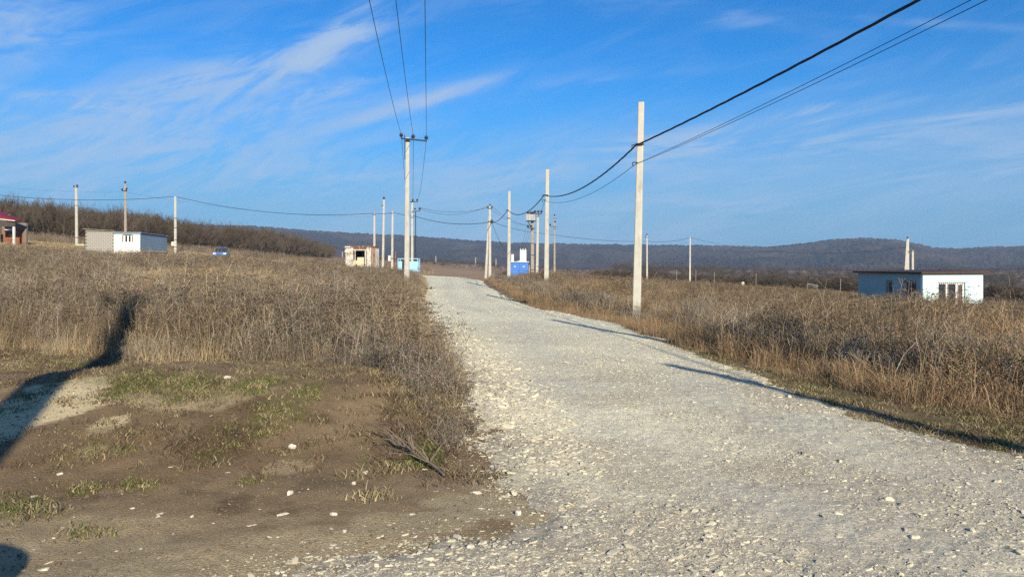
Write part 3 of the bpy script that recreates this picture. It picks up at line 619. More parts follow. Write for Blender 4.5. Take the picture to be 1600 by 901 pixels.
def weeds(name, poly, seed, side):
    p = jitter(poly, dens, 3, 118, seed); p = p[keepclear(p)]
    rg = np.random.default_rng(seed + 5); m = len(p); x, y = p[:, 0], p[:, 1]; z = gz(x, y)
    edge = sdist(x, y, poly) + (fbm(x * .9, y * .9, 5) - .5) * .8; nz = fbm(x * .22, y * .22, 101 + side); nz2 = fbm(x * .6, y * .6, 111 + side); u = rg.random(m)
    if side == 0:
        idx = np.select([(nz > .60), (nz > .50) & (u < .7), (u < .18), (u < .34), (u < .62), (u < .82)], [3, 1, 3, 7, 0, 1], 2)
        idx = np.where((edge < .7) & (y < 18) & (u < .55), 3, idx)
        idx = np.where((x > -3.2) & (y < 11.5) & (u < .92), 6, np.where((x > -3.4 - .1 * y) & (y < 26) & (u < .6) & (edge < 1.2), 6, idx))
    else:
        idx = np.select([(nz > .58), (nz < .42) & (u < .6), (u < .30), (u < .55), (u < .7), (u < .85)], [5, 4, 2, 0, 3, 5], 4)
        idx = np.where((edge < 1.3) & (u < .75), 4, idx)
        idx = np.where((edge < 2.6) & (edge > .8) & (u > .75), 1, idx)
    s = (.56 + .42 * nz2 + rg.normal(0, .08, m)); s *= .50 + .50 * sstep(-.2, 1.6 if side else 1.0, edge)
    hs_ = (1.0 if side == 0 else .95)
    # shorter growth near the far end and the yards
    s *= 1 - (.45 if side == 0 else .25) * sstep(45, 80, y)
    if side == 0: s *= 1 - .45 * np.exp(-((x + 8.3) / 1.6) ** 2 - ((y - 13.6) / 1.2) ** 2)
    if side == 1: s *= 1 - .30 * np.exp(-((x - 33) / 7) ** 2 - ((y - 60) / 11) ** 2) + .0
    if side == 1: s *= 1 - .25 * ((x > 26) & (y > 45))
    if side == 1: s *= 1 - .55 * np.exp(-((x - 4.0) / 1.1) ** 2 - ((y - 24.2) / 2.6) ** 2)
    if side == 0: s *= 1 - .45 * np.exp(-((x + 5.9) / 1.2) ** 2 - ((y - 42.5) / 4) ** 2)
    s = np.where(rg.random(m) < .05, s * 1.3, s)
    wide = 1.2 + .8 * sstep(25, 70, y)
    sc = np.stack([s * wide * rg.uniform(.9, 1.3, m), s * wide * rg.uniform(.9, 1.3, m), s * hs_ * rg.uniform(.8, 1.15, m)], 1)
    rot = np.stack([rg.normal(0, .10, m), rg.normal(0, .10, m), rg.uniform(0, 6.28, m)], 1)
    keep = s > .15
    # thin the fringe
    keep &= (edge > .5) | (rg.random(m) < .75)
    o = scatter(name, np.stack([x, y, z - .03], 1)[keep], rot[keep], sc[keep], idx[keep], [D.objects.new(q.name, q.data) for q in WP])
    return o
tag(weeds('dry_weeds', LWEED, 21, 0), 'tall dry brown weeds covering the left field', 'weeds')
tag(weeds('dry_weeds', RWEED, 22, 1), 'tall dry russet weeds covering the right field', 'weeds')

STRIP = [(-80, 93), (-60, 99), (-50, 101), (-38, 106), (-26, 112), (-14, 112), (-12, 124), (-30, 130), (-60, 125), (-90, 115)]
def strip_weeds():
    p = jitter(STRIP, lambda m: 2.2, 90, 131, 23); rg = np.random.default_rng(24); k = fbm(p[:, 0] / 5, p[:, 1] / 5, 131) + rg.normal(0, .1, len(p)) > .46; p = p[k]; m = len(p); z = gz(p[:, 0], p[:, 1]); s = rg.uniform(.6, 1.25, m)
    o = scatter('dry_weeds', np.stack([p[:, 0], p[:, 1], z - .03], 1), np.stack([0 * z, 0 * z, rg.uniform(0, 6.28, m)], 1), np.stack([s * 1.6, s * 1.6, s], 1), rg.choice([0, 1, 2, 3, 7], m), [D.objects.new(q.name, q.data) for q in WP]); tag(o, 'pale dry weeds in clumps before the left wood', 'weeds')
strip_weeds()

# short turf and tufts
def tuft(name, seed, nb, rad, h0, h1, cols, w=.0035, lean=.9):
    P_ = Plant(seed); R_ = P_.r
    for i in range(nb):
        a = R_.uniform(0, 6.28); r = rad * math.sqrt(R_.random()); c = R_.choice(cols); k = R_.uniform(.75, 1.3)
        P_.stem(math.cos(a) * r, math.sin(a) * r, R_.uniform(h0, h1), R_.uniform(.2, lean), w * R_.uniform(.7, 1.3), tuple(q * k for q in c), 'blade')
    return proto(name, P_.v, P_.f, P_.c, grass_mat)
G1 = [(.11, .13, .04), (.155, .165, .05), (.08, .10, .038), (.23, .215, .08)]; G2 = [(.30, .25, .14), (.24, .19, .11), (.18, .17, .08), (.34, .28, .17)]; G3 = [(.12, .085, .06), (.17, .12, .08), (.09, .07, .05)]
TP = [tuft('tuft_a', 31, 45, .10, .02, .06, G1), tuft('tuft_b', 32, 34, .12, .015, .045, G1 + G2 + G2), tuft('tuft_c', 33, 34, .10, .02, .08, G2), tuft('tuft_d', 34, 26, .12, .02, .08, G3), tuft('tuft_e', 35, 26, .09, .02, .05, G2 + G3)]
def turf():
    rg = np.random.default_rng(77); X = []; I = []; S = []
    def put(x, y, i, s): X.append((x, y)); I.append(i); S.append(s)
    spots = []
    for (px_, py_, dx, dy, kk) in GREEN:
        X_, Y_ = hit(px_, py_); sx_, sy_ = dx / F * Y_, dy * Y_ * Y_ / (EYE * F); spots.append((X_, Y_, sx_, sy_, int(420 * sx_ * sy_ * kk) + 14, 0 if kk > .6 else 1))
    for (px_, py_, dx, dy, kk, ii) in [(345, 690, 55, 18, 1.3, 3), (150, 697, 100, 20, .7, 4), (640, 680, 70, 30, .6, 3), (560, 650, 60, 30, .3, 4), (700, 745, 60, 12, .6, 3), (310, 640, 110, 18, .2, 2), (440, 655, 40, 22, .6, 1), (600, 730, 40, 14, .3, 2), (590, 775, 20, 8, .5, 2), (780, 742, 50, 8, .15, 4)]:
        X_, Y_ = hit(px_, py_); sx_, sy_ = dx / F * Y_, dy * Y_ * Y_ / (EYE * F); spots.append((X_, Y_, sx_, sy_, int(420 * sx_ * sy_ * kk) + 10, ii))
    for (cx, cy, sx_, sy_, k, i) in spots:
        for j in range(int(k * .5)):
            put(rg.normal(cx, sx_ * .55), rg.normal(cy, sy_ * .55), i if rg.random() < .75 else int(rg.integers(0, 5)), rg.uniform(.6, 1.25))
    n_ = 9000; xs = rg.uniform(-10, 1, n_); ys = rg.uniform(5.6, 13.5, n_); kk = rg.random(n_) < sstep(.40, .62, fbm(xs * 1.1, ys * 1.1, 161)) * sstep(5.4, 8.0, ys + rg.normal(0, .5, n_)) * (1 - .85 * np.exp(-(((xs + 5.8) / 1.6) ** 2 + ((ys - 9.6) / .6) ** 2))); xs, ys = xs[kk], ys[kk]
    for x, y in zip(xs, ys):
        put(x, y, int(rg.choice([1, 4, 3, 4, 4, 3, 3, 2])), rg.uniform(.4, 1.0))
    # verge on the right, between gravel and weeds, and the foot of the weeds left
    m = 26000; xs = rg.uniform(.5, 13, m); ys = rg.uniform(4, 24, m); a = sdist(xs, ys, ROAD); b = sdist(xs, ys, RWEED)
    k = (a < -.02 + .25 * (rg.random(m) - .3)) & (b < .9) & (rg.random(m) < .15 + .75 * sstep(.38, .62, fbm(xs * 1.4, ys * 1.4, 171)))
    for x, y in zip(xs[k], ys[k]): put(x, y, int(rg.choice([1, 4, 2, 2, 3, 0, 4, 3])), rg.uniform(.6, 1.2))
    m = 12000; xs = rg.uniform(-16, 0, m); ys = rg.uniform(7, 15, m); b = sdist(xs, ys, LWEED); a = sdist(xs, ys, ROAD); k = (b > -.45) & (b < .6) & (a < -.1)
    for x, y in zip(xs[k], ys[k]): put(x, y, int(rg.choice([4, 2, 3, 3, 4])), rg.uniform(.6, 1.1))
    X = np.array(X); S = np.array(S); I = np.array(I); a = sdist(X[:, 0], X[:, 1], ROAD); k = a < .45; X, S, I = X[k], S[k], I[k]
    z = gz(X[:, 0], X[:, 1]); rot = np.stack([np.zeros(len(X)), np.zeros(len(X)), rg.uniform(0, 6.28, len(X))], 1)
    far = (1 + .35 * sstep(10, 24, X[:, 1]))
    o = scatter('short_grass', np.stack([X[:, 0], X[:, 1], z - .006], 1), rot, np.stack([S * 1.2 * far] * 2 + [S], 1), I, TP)
    tag(o, 'short green and straw-coloured turf tufts on the bare earth and the right verge', 'grass')
turf()
def yellow_grass():
    rg = np.random.default_rng(78); m = 16000; x = rg.uniform(-75, -9, m); y = rg.uniform(64, 135, m)
    k = (sdist(x, y, LWEED) < 1.5) & (x < -10.5 - (y - 76) * .15); p = np.stack([x[k], y[k]], 1); p = p[keepclear(p)]; m = len(p)
    gp = tuft('straw_tuft', 36, 60, .45, .15, .42, [(.36, .28, .17), (.28, .21, .13), (.40, .32, .2), (.22, .17, .11)], .011, .6)
    z = gz(p[:, 0], p[:, 1]); s = rg.uniform(.6, 1.25, m); s = np.where((p[:, 0] > -50) & (p[:, 0] < -30) & (p[:, 1] < 95), s * .4, s)
    o = scatter('straw_grass', np.stack([p[:, 0], p[:, 1], z - .02], 1), np.stack([0 * z, 0 * z, rg.uniform(0, 6.28, m)], 1), np.stack([s * 1.4, s * 1.4, s], 1), np.zeros(m, int), [gp])
    tag(o, 'low straw-yellow grass round the sheds at the top of the left field', 'grass')
yellow_grass()

# ------------------------------------------------------------ stones
stone_mat = material('limestone_chip', (.56, .52, .39), .9, .18, 9, .4, 60)
t = stone_mat.node_tree; b_ = t.nodes['Principled BSDF']; oi = N(t, 'ShaderNodeObjectInfo'); mr = N(t, 'ShaderNodeMapRange'); t.links.new(oi.outputs['Random'], mr.inputs[0]); mr.inputs[3].default_value = .68; mr.inputs[4].default_value = 1.18
vm = N(t, 'ShaderNodeVectorMath', operation='SCALE'); src = b_.inputs['Base Color'].links[0].from_socket; t.links.new(src, vm.inputs[0]); t.links.new(mr.outputs[0], vm.inputs['Scale']); t.links.new(vm.outputs[0], b_.inputs['Base Color'])
white_stone = material('white_limestone', (.64, .60, .50), .85, .14, 14, .4, 50, spots=[((.36, .30, .22), 1.2, .5, .7, (1, 1, 1))])
def stone_mesh(name, seed, flat, mat, k=7):
    R_ = random.Random(seed); v = []; f = []
    rad = [R_.uniform(.65, 1.1) for _ in range(k)]; el = R_.uniform(.6, 1.0)
    for j, (zz, q) in enumerate(((-.5, .85), (.15, 1.0), (.5, .72))):
        for i in range(k):
            a = 6.283 * i / k + R_.uniform(-.12, .12); v.append((math.cos(a) * rad[i] * q, math.sin(a) * rad[i] * q * el, (zz + R_.uniform(-.12, .12) * (j > 0)) * flat))
    for j in (0, 1):
        for i in range(k): f.append((j * k + i, j * k + (i + 1) % k, (j + 1) * k + (i + 1) % k, (j + 1) * k + i))
    v.append((0, 0, .5 * flat + R_.uniform(-.05, .1) * flat)); c = len(v) - 1
    for i in range(k): f.append((2 * k + i, 2 * k + (i + 1) % k, c))
    me = D.meshes.new(name); me.from_pydata(v, [], f); me.materials.append(mat); me.update(); return me
STM = [stone_mesh('stone_%s' % 'abcdefgh'[i], 50 + i, [.35, .5, .3, .8, .4, .6, .28, .9][i], stone_mat, [6, 7, 6, 7, 5, 6, 7, 6][i]) for i in range(8)]
def gravel():
    rg = np.random.default_rng(5); out = []
    for (a, b, d) in [(3.3, 6, 1300), (6, 9, 900), (9, 13, 520), (13, 19, 260), (19, 28, 110), (28, 45, 35)]:
        x0, x1 = -b * .75 - .5, b * .75 + .5; x0 = max(x0, -9); x1 = min(x1, 7); m = int((x1 - x0) * (b - a) * d)
        x = rg.uniform(x0, x1, m); y = rg.uniform(a, b, m); out.append(np.stack([x, y], 1))
    p = np.concatenate(out); x, y = p.T; z, r0 = road_z(x, y); u = rg.random(len(x))
    # loose patches and worn bare wheel lanes
    pat = fbm(x * .55 + 9, y * .28, 121); pat2 = fbm(x * 1.6, y * 1.1, 122); d_ = sstep(.42, .60, pat * .6 + pat2 * .4)
    d_ = .16 + .84 * d_; le = np.exp(-((r0 - .5) / .55) ** 2) * (x < 2.0) * (y > 6); d_ = np.maximum(d_, le * .9)
    d_ = np.maximum(d_, .95 * np.exp(-(((x + .7) / .9) ** 2 + ((y - 4.35) / .5) ** 2)))
    d_ = np.where((y < 5.4) & (y > 4.7) & (x < .3) & (x > -1.5), d_ * .25, d_)
    d_ *= sstep(-.45, .1, r0); d_ *= 1 - .75 * np.clip(lanes(x, y), 0, 1) * sstep(.3, .55, fbm(x * .5, y * .3, 86) + .1); k = u < d_; x, y, z, r0, le = x[k], y[k], z[k], r0[k], le[k]; m = len(x)
    s = np.exp(rg.normal(math.log(.0092), .48, m)) * (1 + .8 * le) * (1 + .25 * sstep(10, 30, y)); s = np.clip(s, .004, .045)
    # single chips scattered over the dirt track and the earth near it
    m2 = 1500; x2 = rg.uniform(-6, 1, m2); y2 = rg.uniform(3.9, 9.5, m2); w2 = np.exp(-(y2 - 3.9) / 1.6); k2 = rg.random(m2) < w2 * .8 + .03; x2, y2 = x2[k2], y2[k2]; z2, r2 = road_z(x2, y2); k2 = r2 < -.3; x2, y2, z2 = x2[k2], y2[k2], z2[k2]
    s2 = np.clip(np.exp(rg.normal(math.log(.009), .5, len(x2))), .004, .03)
    x = np.concatenate([x, x2]); y = np.concatenate([y, y2]); z = np.concatenate([z, z2]); s = np.concatenate([s, s2]); m = len(x)
    # fines: small chips and grit that roughen the whole surface
    xf, yf, sf = [], [], []
    for (a_, b_f, d_f) in [(3.4, 6, 2600), (6, 9, 1900), (9, 13, 1000), (13, 20, 380)]:
        x0, x1 = max(-b_f * .75, -5), min(b_f * .75, 6); k_ = int((x1 - x0) * (b_f - a_) * d_f); xf.append(rg.uniform(x0, x1, k_)); yf.append(rg.uniform(a_, b_f, k_)); sf.append(np.clip(np.exp(rg.normal(math.log(.0046), .35, k_)) * (1 + .05 * (b_f - 6)), .002, .012))
    xf, yf, sf = np.concatenate(xf), np.concatenate(yf), np.concatenate(sf); zf, rf = road_z(xf, yf); kf = rg.random(len(xf)) < sstep(-.5, .2, rf) * (.35 + .65 * sstep(.42, .58, fbm(xf * 1.1, yf * .8, 151))); xf, yf, sf, zf = xf[kf], yf[kf], sf[kf], zf[kf]
    x = np.concatenate([x, xf]); y = np.concatenate([y, yf]); z = np.concatenate([z, zf]); s = np.concatenate([s, sf]); m = len(x)
    idx = rg.integers(0, 8, m); rot = np.stack([rg.normal(0, .22, m), rg.normal(0, .22, m), rg.normal(.5, .8, m) + math.pi * rg.integers(0, 2, m)], 1)
    flat = np.array([.35, .5, .3, .8, .4, .6, .28, .9])[idx]
    sc = np.stack([s * rg.uniform(1.0, 1.9, m), s * rg.uniform(.7, 1.1, m), s * rg.uniform(.6, 1.0, m)], 1)
    zz = z + sc[:, 2] * flat * rg.uniform(-.35, .30, m)
    ppx_, ppy_ = px_of(x, y, zz); app = np.where((ppx_ > 0) & (ppx_ < 1600) & (ppy_ < 905), s / y, 0); order = np.argsort(-app)
    big = order[:300]; rest = order[300:]
    for i in big:
        o = link('stone', STM[idx[i]], road); o.location = (x[i], y[i], zz[i]); o.rotation_euler = rot[i]; o.scale = sc[i]
    o = scatter('gravel', np.stack([x, y, zz], 1)[rest], rot[rest], sc[rest], idx[rest], [D.objects.new(q.name, q) for q in STM], road)
    return m
gravel()
clod_mat = material('dry_clod', (.155, .125, .088), .95, .2, 9, .5, 60)
def clods():
    rg = np.random.default_rng(6); m = 60000; x = rg.uniform(-11, 3, m); y = 3.4 + 11 * rg.random(m) ** 1.5; a = sdist(x, y, ROAD); b = sdist(x, y, LWEED); k = (a < .1) & (b < .2) & (rg.random(m) < .25 + .75 * sstep(.4, .6, fbm(x * 1.1, y * 1.1, 141))); x, y = x[k], y[k]; m = len(x)
    x3 = rg.uniform(1, 14, 9000); y3 = rg.uniform(4, 22, 9000); k = (sdist(x3, y3, ROAD) < .1) & (sdist(x3, y3, RWEED) < .3); x = np.concatenate([x, x3[k]]); y = np.concatenate([y, y3[k]]); m = len(x)
    z, _ = road_z(x, y); s = np.clip(np.exp(rg.normal(math.log(.0066), .5, m)), .002, .026); me = [stone_mesh('clod_%s' % 'abcd'[i], 90 + i, .8, clod_mat, 6) for i in range(4)]
    o = scatter('clods', np.stack([x, y, z + s * .1], 1), rg.uniform(-.5, 3, (m, 3)), np.stack([s, s * .8, s * .8], 1), rg.integers(0, 4, m), [D.objects.new(q.name, q) for q in me]); tag(o, 'small brown clods of dry earth strewn over the bare ground', 'clods')
clods()
def g_at(px, py):
    """ground point seen at a pixel (walk the ray until it meets the terrain)"""
    Y = EYE * F / (py - HY)
    for _ in range(12):
        X = (px - 800) / F * Y; zz = float(road_z(np.array([X]), np.array([Y]))[0][0]); Y = (EYE - zz) * F / (py - HY)
    return (px - 800) / F * Y, Y, zz
WS = [(458, 700, 7.5, .9, 'upright white stone beside green tuft on the earth mound, tallest of the loose stones'), (453, 771, 8, .7, 'white squarish stone on bare brown earth directly below the upright white one'), (521, 804, 8, .55, 'rounded white stone on the edge of the dirt track left of the gravel patch'),
      (570, 739, 6, .55, 'small flat white stone on dark earth left of the dead branch'), (553, 756, 5, .8, 'little white stone just below the flat one left of the dead branch'), (746, 771, 8, .5, 'bright white stone on smooth dirt between the mound and the gravel'),
      (810, 802, 10, .6, 'cream stone with dark hollow beside it where dirt meets gravel'), (354, 590, 8, .4, 'pale flat stone in green turf at the foot of the tall weeds'), (93, 741, 6, .5, 'small white stone on the turf in the left foreground'),
      (538, 760 + 70, 5, .5, 'small white stone on the dusty track nearest the lower edge'), (735, 905 - 50, 9, .5, 'knobbly cream stone within the pale gravel patch at the bottom'), (1232, 602 + 18, 6, .6, 'white stone on the green verge right of the road'),
      (207, 794, 4, .5, 'tiny white stone on bare earth in the left foreground'), (300, 602 + 205, 4, .6, 'tiny pale stone on earth below the green tufts')]
for i, (px, py, w, fl, lab) in enumerate(WS):
    x, y, z = g_at(px, py); s = w / F * y; me = stone_mesh('loose_stone', 200 + i, fl * 1.3, white_stone, 8)
    o = link('loose_stone', me); o.location = (x, y, z + s * fl * .30); o.scale = (s, s * .8, s * .9); o.rotation_euler = (.1, .15, i * 1.3); tag(o, lab, 'stone', 'white stones lying loose on the ground')
# dead branch at the mound's right foot
def branch():
    t0 = empty('dead_branch', (0, 0, 0), label='dead forked branch lying on the earth beside green grass at the mound foot', cat='branch')
    a = g_at(695, 745); b = g_at(618, 700); x0, y0, z0 = a; t0.location = (x0, y0, z0)
    mb = MB(); rr_ = random.Random(3); pts = []
    for k in range(8):
        t = k / 7; x = (b[0] - a[0]) * t; y = (b[1] - a[1]) * t; pts.append((x + rr_.uniform(-.015, .015), y + rr_.uniform(-.02, .02), gz1(x0 + x, y0 + y) - z0 + .02 + .05 * math.sin(t * 3)))
    mb.tube(pts, [.012 * (1 - .6 * k / 7) for k in range(8)], 6); mb.build('main_limb', M['bark'], t0)
    tw = MB()
    for k in range(26):
        i = rr_.randint(2, 7); p = Vector(pts[i]); d = Vector((rr_.uniform(-.35, .25), rr_.uniform(-.25, .3), rr_.uniform(.02, .22))); tw.tube([p, p + d * .5 + Vector((0, 0, .03)), p + d], [.005, .004, .0022], 4)
    tw.build('twigs', M['bark'], t0)['kind'] = 'stuff'
branch()

# ------------------------------------------------------------ bare trees
twig_cols = [(.090, .071, .052), (.074, .061, .046), (.108, .083, .057), (.062, .052, .040)]
tree_mat = attr_material('bare_twigs', 'tint', .95, None, None, rnd=.28, trans=0)
def bare_tree(seed, h, spread, n1=9, dense=1.0):
    """returns trunk and crown meshes (tinted): tapered trunk, limbs, boughs, many fine twigs"""
    R_ = random.Random(seed); tk = Plant(seed); cr = Plant(seed + 1)
    def tube(P_, pts, rs, c, k=5):
        n0 = len(P_.v)
        for i, p in enumerate(pts):
            for j in range(k):
                a = 6.283 * j / k; P_.v.append((p[0] + math.cos(a) * rs[i], p[1] + math.sin(a) * rs[i], p[2])); P_.c.append(c)
        for i in range(len(pts) - 1):
            for j in range(k): P_.f.append((n0 + i * k + j, n0 + i * k + (j + 1) % k, n0 + (i + 1) * k + (j + 1) % k, n0 + (i + 1) * k + j))
    lean = (R_.uniform(-.08, .08), R_.uniform(-.08, .08)); r0 = h * .017
    tp = [(lean[0] * h * t * t + R_.uniform(-.02, .02) * h * t, lean[1] * h * t * t + R_.uniform(-.02, .02) * h * t, h * .72 * t) for t in (0, .15, .35, .55, .8, 1)]
    tube(tk, [(tp[0][0], tp[0][1], -.3)] + tp, [r0 * 1.3] + [r0 * (1 - .75 * k / 5) for k in range(6)], (.09, .072, .055), 6)
    def grow(p, d, L, r, lev):
        e = []; q = Vector(p); dd = Vector(d)
        pts = [q.copy()]
        for k in range(3):
            dd = (dd + Vector((R_.uniform(-.22, .22), R_.uniform(-.22, .22), R_.uniform(-.05, .18)))).normalized(); q = q + dd * L / 3; pts.append(q.copy())
        c = R_.choice(twig_cols)
        if lev < 2: tube(cr, pts, [r, r * .8, r * .6, r * .4], c, 4 if lev == 0 else 3)
        else:
            cr.ribbon([tuple(x) for x in pts], r, c, r * .4)
        if lev < 3:
            for k in range(int([5, 5, 5][lev] * dense)):
                i = R_.uniform(.25, 1) * 3; a = pts[int(min(i, 2))].lerp(pts[int(min(i, 2)) + 1], i - int(min(i, 2)))
                nd = (dd + Vector((R_.uniform(-1, 1), R_.uniform(-1, 1), R_.uniform(-.25, .7)))).normalized(); grow(a, nd, L * R_.uniform(.45, .7), max(r * .5, .012), lev + 1)
    for k in range(n1):
        t = R_.uniform(.30, 1); i = min(int(t * 5), 4); a = Vector(tp[i]).lerp(Vector(tp[i + 1]), t * 5 - i); an = k * 2.4 + R_.uniform(-.5, .5)
        grow(a, Vector((math.cos(an) * spread, math.sin(an) * spread, R_.uniform(.5, 1.1))).normalized(), h * R_.uniform(.26, .38) * (1.25 - .55 * t), r0 * .5, 0)
    return proto('trunk', tk.v, tk.f, tk.c, tree_mat), proto('crown', cr.v, cr.f, cr.c, tree_mat)
TREES = [bare_tree(301, 9, .9), bare_tree(302, 9, 1.1, 10), bare_tree(303, 9, .7, 8), bare_tree(304, 9, 1.2, 10)]
def joined(tc_, name):
    a, b = tc_[0].data, tc_[1].data; va = [tuple(x.co) for x in a.vertices]; vb = [tuple(x.co) for x in b.vertices]; na = len(va)
    fa = [tuple(p.vertices) for p in a.polygons] + [tuple(i + na for i in p.vertices) for p in b.polygons]
    ca = [tuple(x.color)[:3] for x in a.color_attributes['tint'].data] + [tuple(x.color)[:3] for x in b.color_attributes['tint'].data]
    return proto(name, va + vb, fa, ca, tree_mat)
TJ = [joined(t_i, 'wood_tree_%s' % 'abcd'[i]) for i, t_i in enumerate(TREES)]
def wood(name, pts, smin, smax, seed, label, cat='wood', wide=1.25):
    rg = np.random.default_rng(seed); p = np.array(pts); m = len(p); z = gz(p[:, 0], p[:, 1]); s = rg.uniform(smin, smax, m)
    o = scatter(name, np.stack([p[:, 0], p[:, 1], z - .1], 1), np.stack([0 * z, 0 * z, rg.uniform(0, 6.28, m)], 1), np.stack([s * wide, s * wide, s], 1), rg.integers(0, 4, m), [D.objects.new(q.name, q.data) for q in TJ])
    return tag(o, label, cat)
# individual trees standing above the wood's outline at the left: (px, top row, Y)
IND = [(6, 300, 128, 'leftmost bare tree above the crimson-roofed house'), (22, 304, 130, 'bare tree with leaning limbs just right of the leftmost tree'), (36, 308, 128, 'thin bare tree behind the porch of the crimson-roofed house'), (52, 306, 132, 'bare spreading tree right of the crimson porch roof'),
       (68, 308, 130, 'bare round-crowned tree between the crimson porch and the white pole'), (84, 316, 134, 'smaller bare tree midway between porch and first white pole'), (98, 318, 132, 'bare tree just left of the first white pole'), (112, 322, 134, 'bare tree directly behind the first white pole'),
       (166, 334, 150, 'bare tree left of the tallest weathered pole'), (178, 326, 150, 'broad bare tree standing highest left of the weathered pole'), (190, 322, 152, 'tall bare tree right behind the weathered pole'), (203, 326, 150, 'broad bare tree just right of the weathered pole'), (216, 334, 152, 'lower bare tree second right of the weathered pole'),
       (232, 340, 158, 'bare tree above the blue-grey cabin side'), (250, 344, 160, 'bare tree left of the pole with the white box')]
for i, (px, top, Y, lab) in enumerate(IND):
    x = (px - 800) / F * Y; z = gz1(x, Y) - .1; h = EYE + (HY - top) / F * Y - z; tk, cr = TREES[i % 4]
    t0 = empty('bare_tree', (x, Y, z), i * 1.7, label=lab, cat='tree', group='bare trees rising above the wood on the left'); s = h / 9.3; t0.scale = (s * .95, s * .95, s)
    link('trunk', tk.data, t0); link('crown', cr.data, t0)
def left_wood():
    rg = np.random.default_rng(9); out = []
    top = [(-500, 318), (0, 318), (50, 320), (100, 324), (150, 331), (200, 332), (250, 340), (300, 350), (350, 354), (400, 358), (450, 366), (500, 378), (560, 394)]
    tx = np.array(top); P_ = []; S_ = []
    for i in range(2300):
        px = rg.uniform(-420, 520); base = np.interp(px, [-420, 0, 300, 520], [125, 128, 165, 300]); Y = base + abs(rg.normal(0, 34)) + rg.uniform(0, 14)
        x = (px - 800) / F * Y; P_.append((x, Y)); S_.append((EYE + (HY - np.interp(px, tx[:, 0], tx[:, 1])) / F * Y, px))
    P_ = np.array(P_); z = gz(P_[:, 0], P_[:, 1]); want = np.array([s[0] for s in S_]) - z; s = np.clip(want / 6.5, .30, 2.0) * rg.uniform(.78, 1.03, len(P_))
    return P_, z, s
P_, z_, s_ = left_wood(); rg = np.random.default_rng(10)
tag(scatter('wood', np.stack([P_[:, 0], P_[:, 1], z_ - .1 - 2.3 * s_], 1), np.stack([0 * z_, 0 * z_, rg.uniform(0, 6.28, len(z_))], 1), np.stack([s_ * 1.05, s_ * 1.05, s_], 1), rg.integers(0, 4, len(z_)), [D.objects.new(q.name, q.data) for q in TJ]), 'brown leafless wood behind the left field', 'wood')
rg = np.random.default_rng(12); pr = []
for i in range(1500):
    px = rg.uniform(930, 1345) if i < 900 else rg.uniform(1345, 1900); Y = np.interp(px, [930, 1100, 1340, 1900], [230, 190, 165, 150]) + rg.uniform(0, 60); pr.append(((px - 800) / F * Y, Y))
wood('wood', pr, .35, .58, 13, 'dark leafless wood in the hollow beyond the right field', wide=1.7)
rg = np.random.default_rng(14); pr = []
for i in range(420):
    Y = rg.uniform(330, 520); px = rg.uniform(560, 940); pr.append(((px - 800) / F * Y, Y))
wood('scrub', pr, .10, .26, 15, 'pale scattered scrub along the far edge of the ploughed field', 'scrub', 2.2)
rg = np.random.default_rng(16); pr = []
for i in range(900):
    Y = rg.uniform(420, 900); px = rg.uniform(960, 1900); pr.append(((px - 800) / F * Y, Y))
wood('woodland', pr, .5, .9, 17, 'dark far woodland strips at the foot of the hills', 'woodland', 2.2)

# ------------------------------------------------------------ poles
SUNROT = -.30
def shaft(t0, h, w=.28, w2=.19, mat='concrete', lean=(0, 0), name='shaft', base=(0, 0), rot=SUNROT):
    mb = MB(); n_ = 5
    a = Vector((base[0], base[1], -.4)); b = Vector((base[0] + lean[0], base[1] + lean[1], h))
    mb.bar(a, b, w, w * .82, w2, w2 * .82, .22, rot); return mb.build(name, M[mat], t0)
def insulator(t0, p, s=1.0, up=1):
    mb = MB(); p = Vector(p); mb.tube([p, p + Vector((0, 0, .05 * s * up)), p + Vector((0, 0, .06 * s * up)), p + Vector((0, 0, .11 * s * up)), p + Vector((0, 0, .12 * s * up)), p + Vector((0, 0, .19 * s * up)), p + Vector((0, 0, .23 * s * up))], [.02 * s, .025 * s, .085 * s, .075 * s, .10 * s, .08 * s, .035 * s], 8)
    return mb.build('insulator', M['ceramic'], t0, True)
def arm(t0, a, b, w=.07): mb = MB(); mb.bar(a, b, w, w, ch=.1); return mb.build('crossarm', M['steel'], t0)
def hook(t0, p, d=(-.25, -.1, 0)):
    mb = MB(); p = Vector(p); d = Vector(d); mb.tube([p, p + d * .6 + Vector((0, 0, .02)), p + d, p + d + Vector((0, 0, -.07)), p + d * .8 + Vector((0, 0, -.12))], .018, 6); return mb.build('hook', M['steel'], t0)
def bandp(t0, z, w, mat='steel', x=0, y=0): mb = MB(); mb.box(x - w / 2 - .012, x + w / 2 + .012, y - w * .41 - .012, y + w * .41 + .012, z - .03, z + .03, Matrix.Rotation(SUNROT, 4, 'Z')); return mb.build('band', M[mat], t0)
def pole(px, ptop, Y, label, base_row=None, lean_px=0, grp='concrete utility poles along the road', w=.28, w2=.19, mat='concrete', name='utility_pole'):
    """pole whose top is seen at (px, ptop) when it stands at distance Y; lean_px = sideways offset of the top from the foot"""
    x = (px - lean_px - 800) / F * Y; z = gz1(x, Y); t0 = empty(name, (x, Y, z), label=label, cat='utility pole', group=grp)
    h = EYE + (HY - ptop) / F * Y - z; shaft(t0, h, w, w2, mat, (lean_px / F * Y, 0)); t0['h'] = h
    return t0, h, z
pts_ = {}
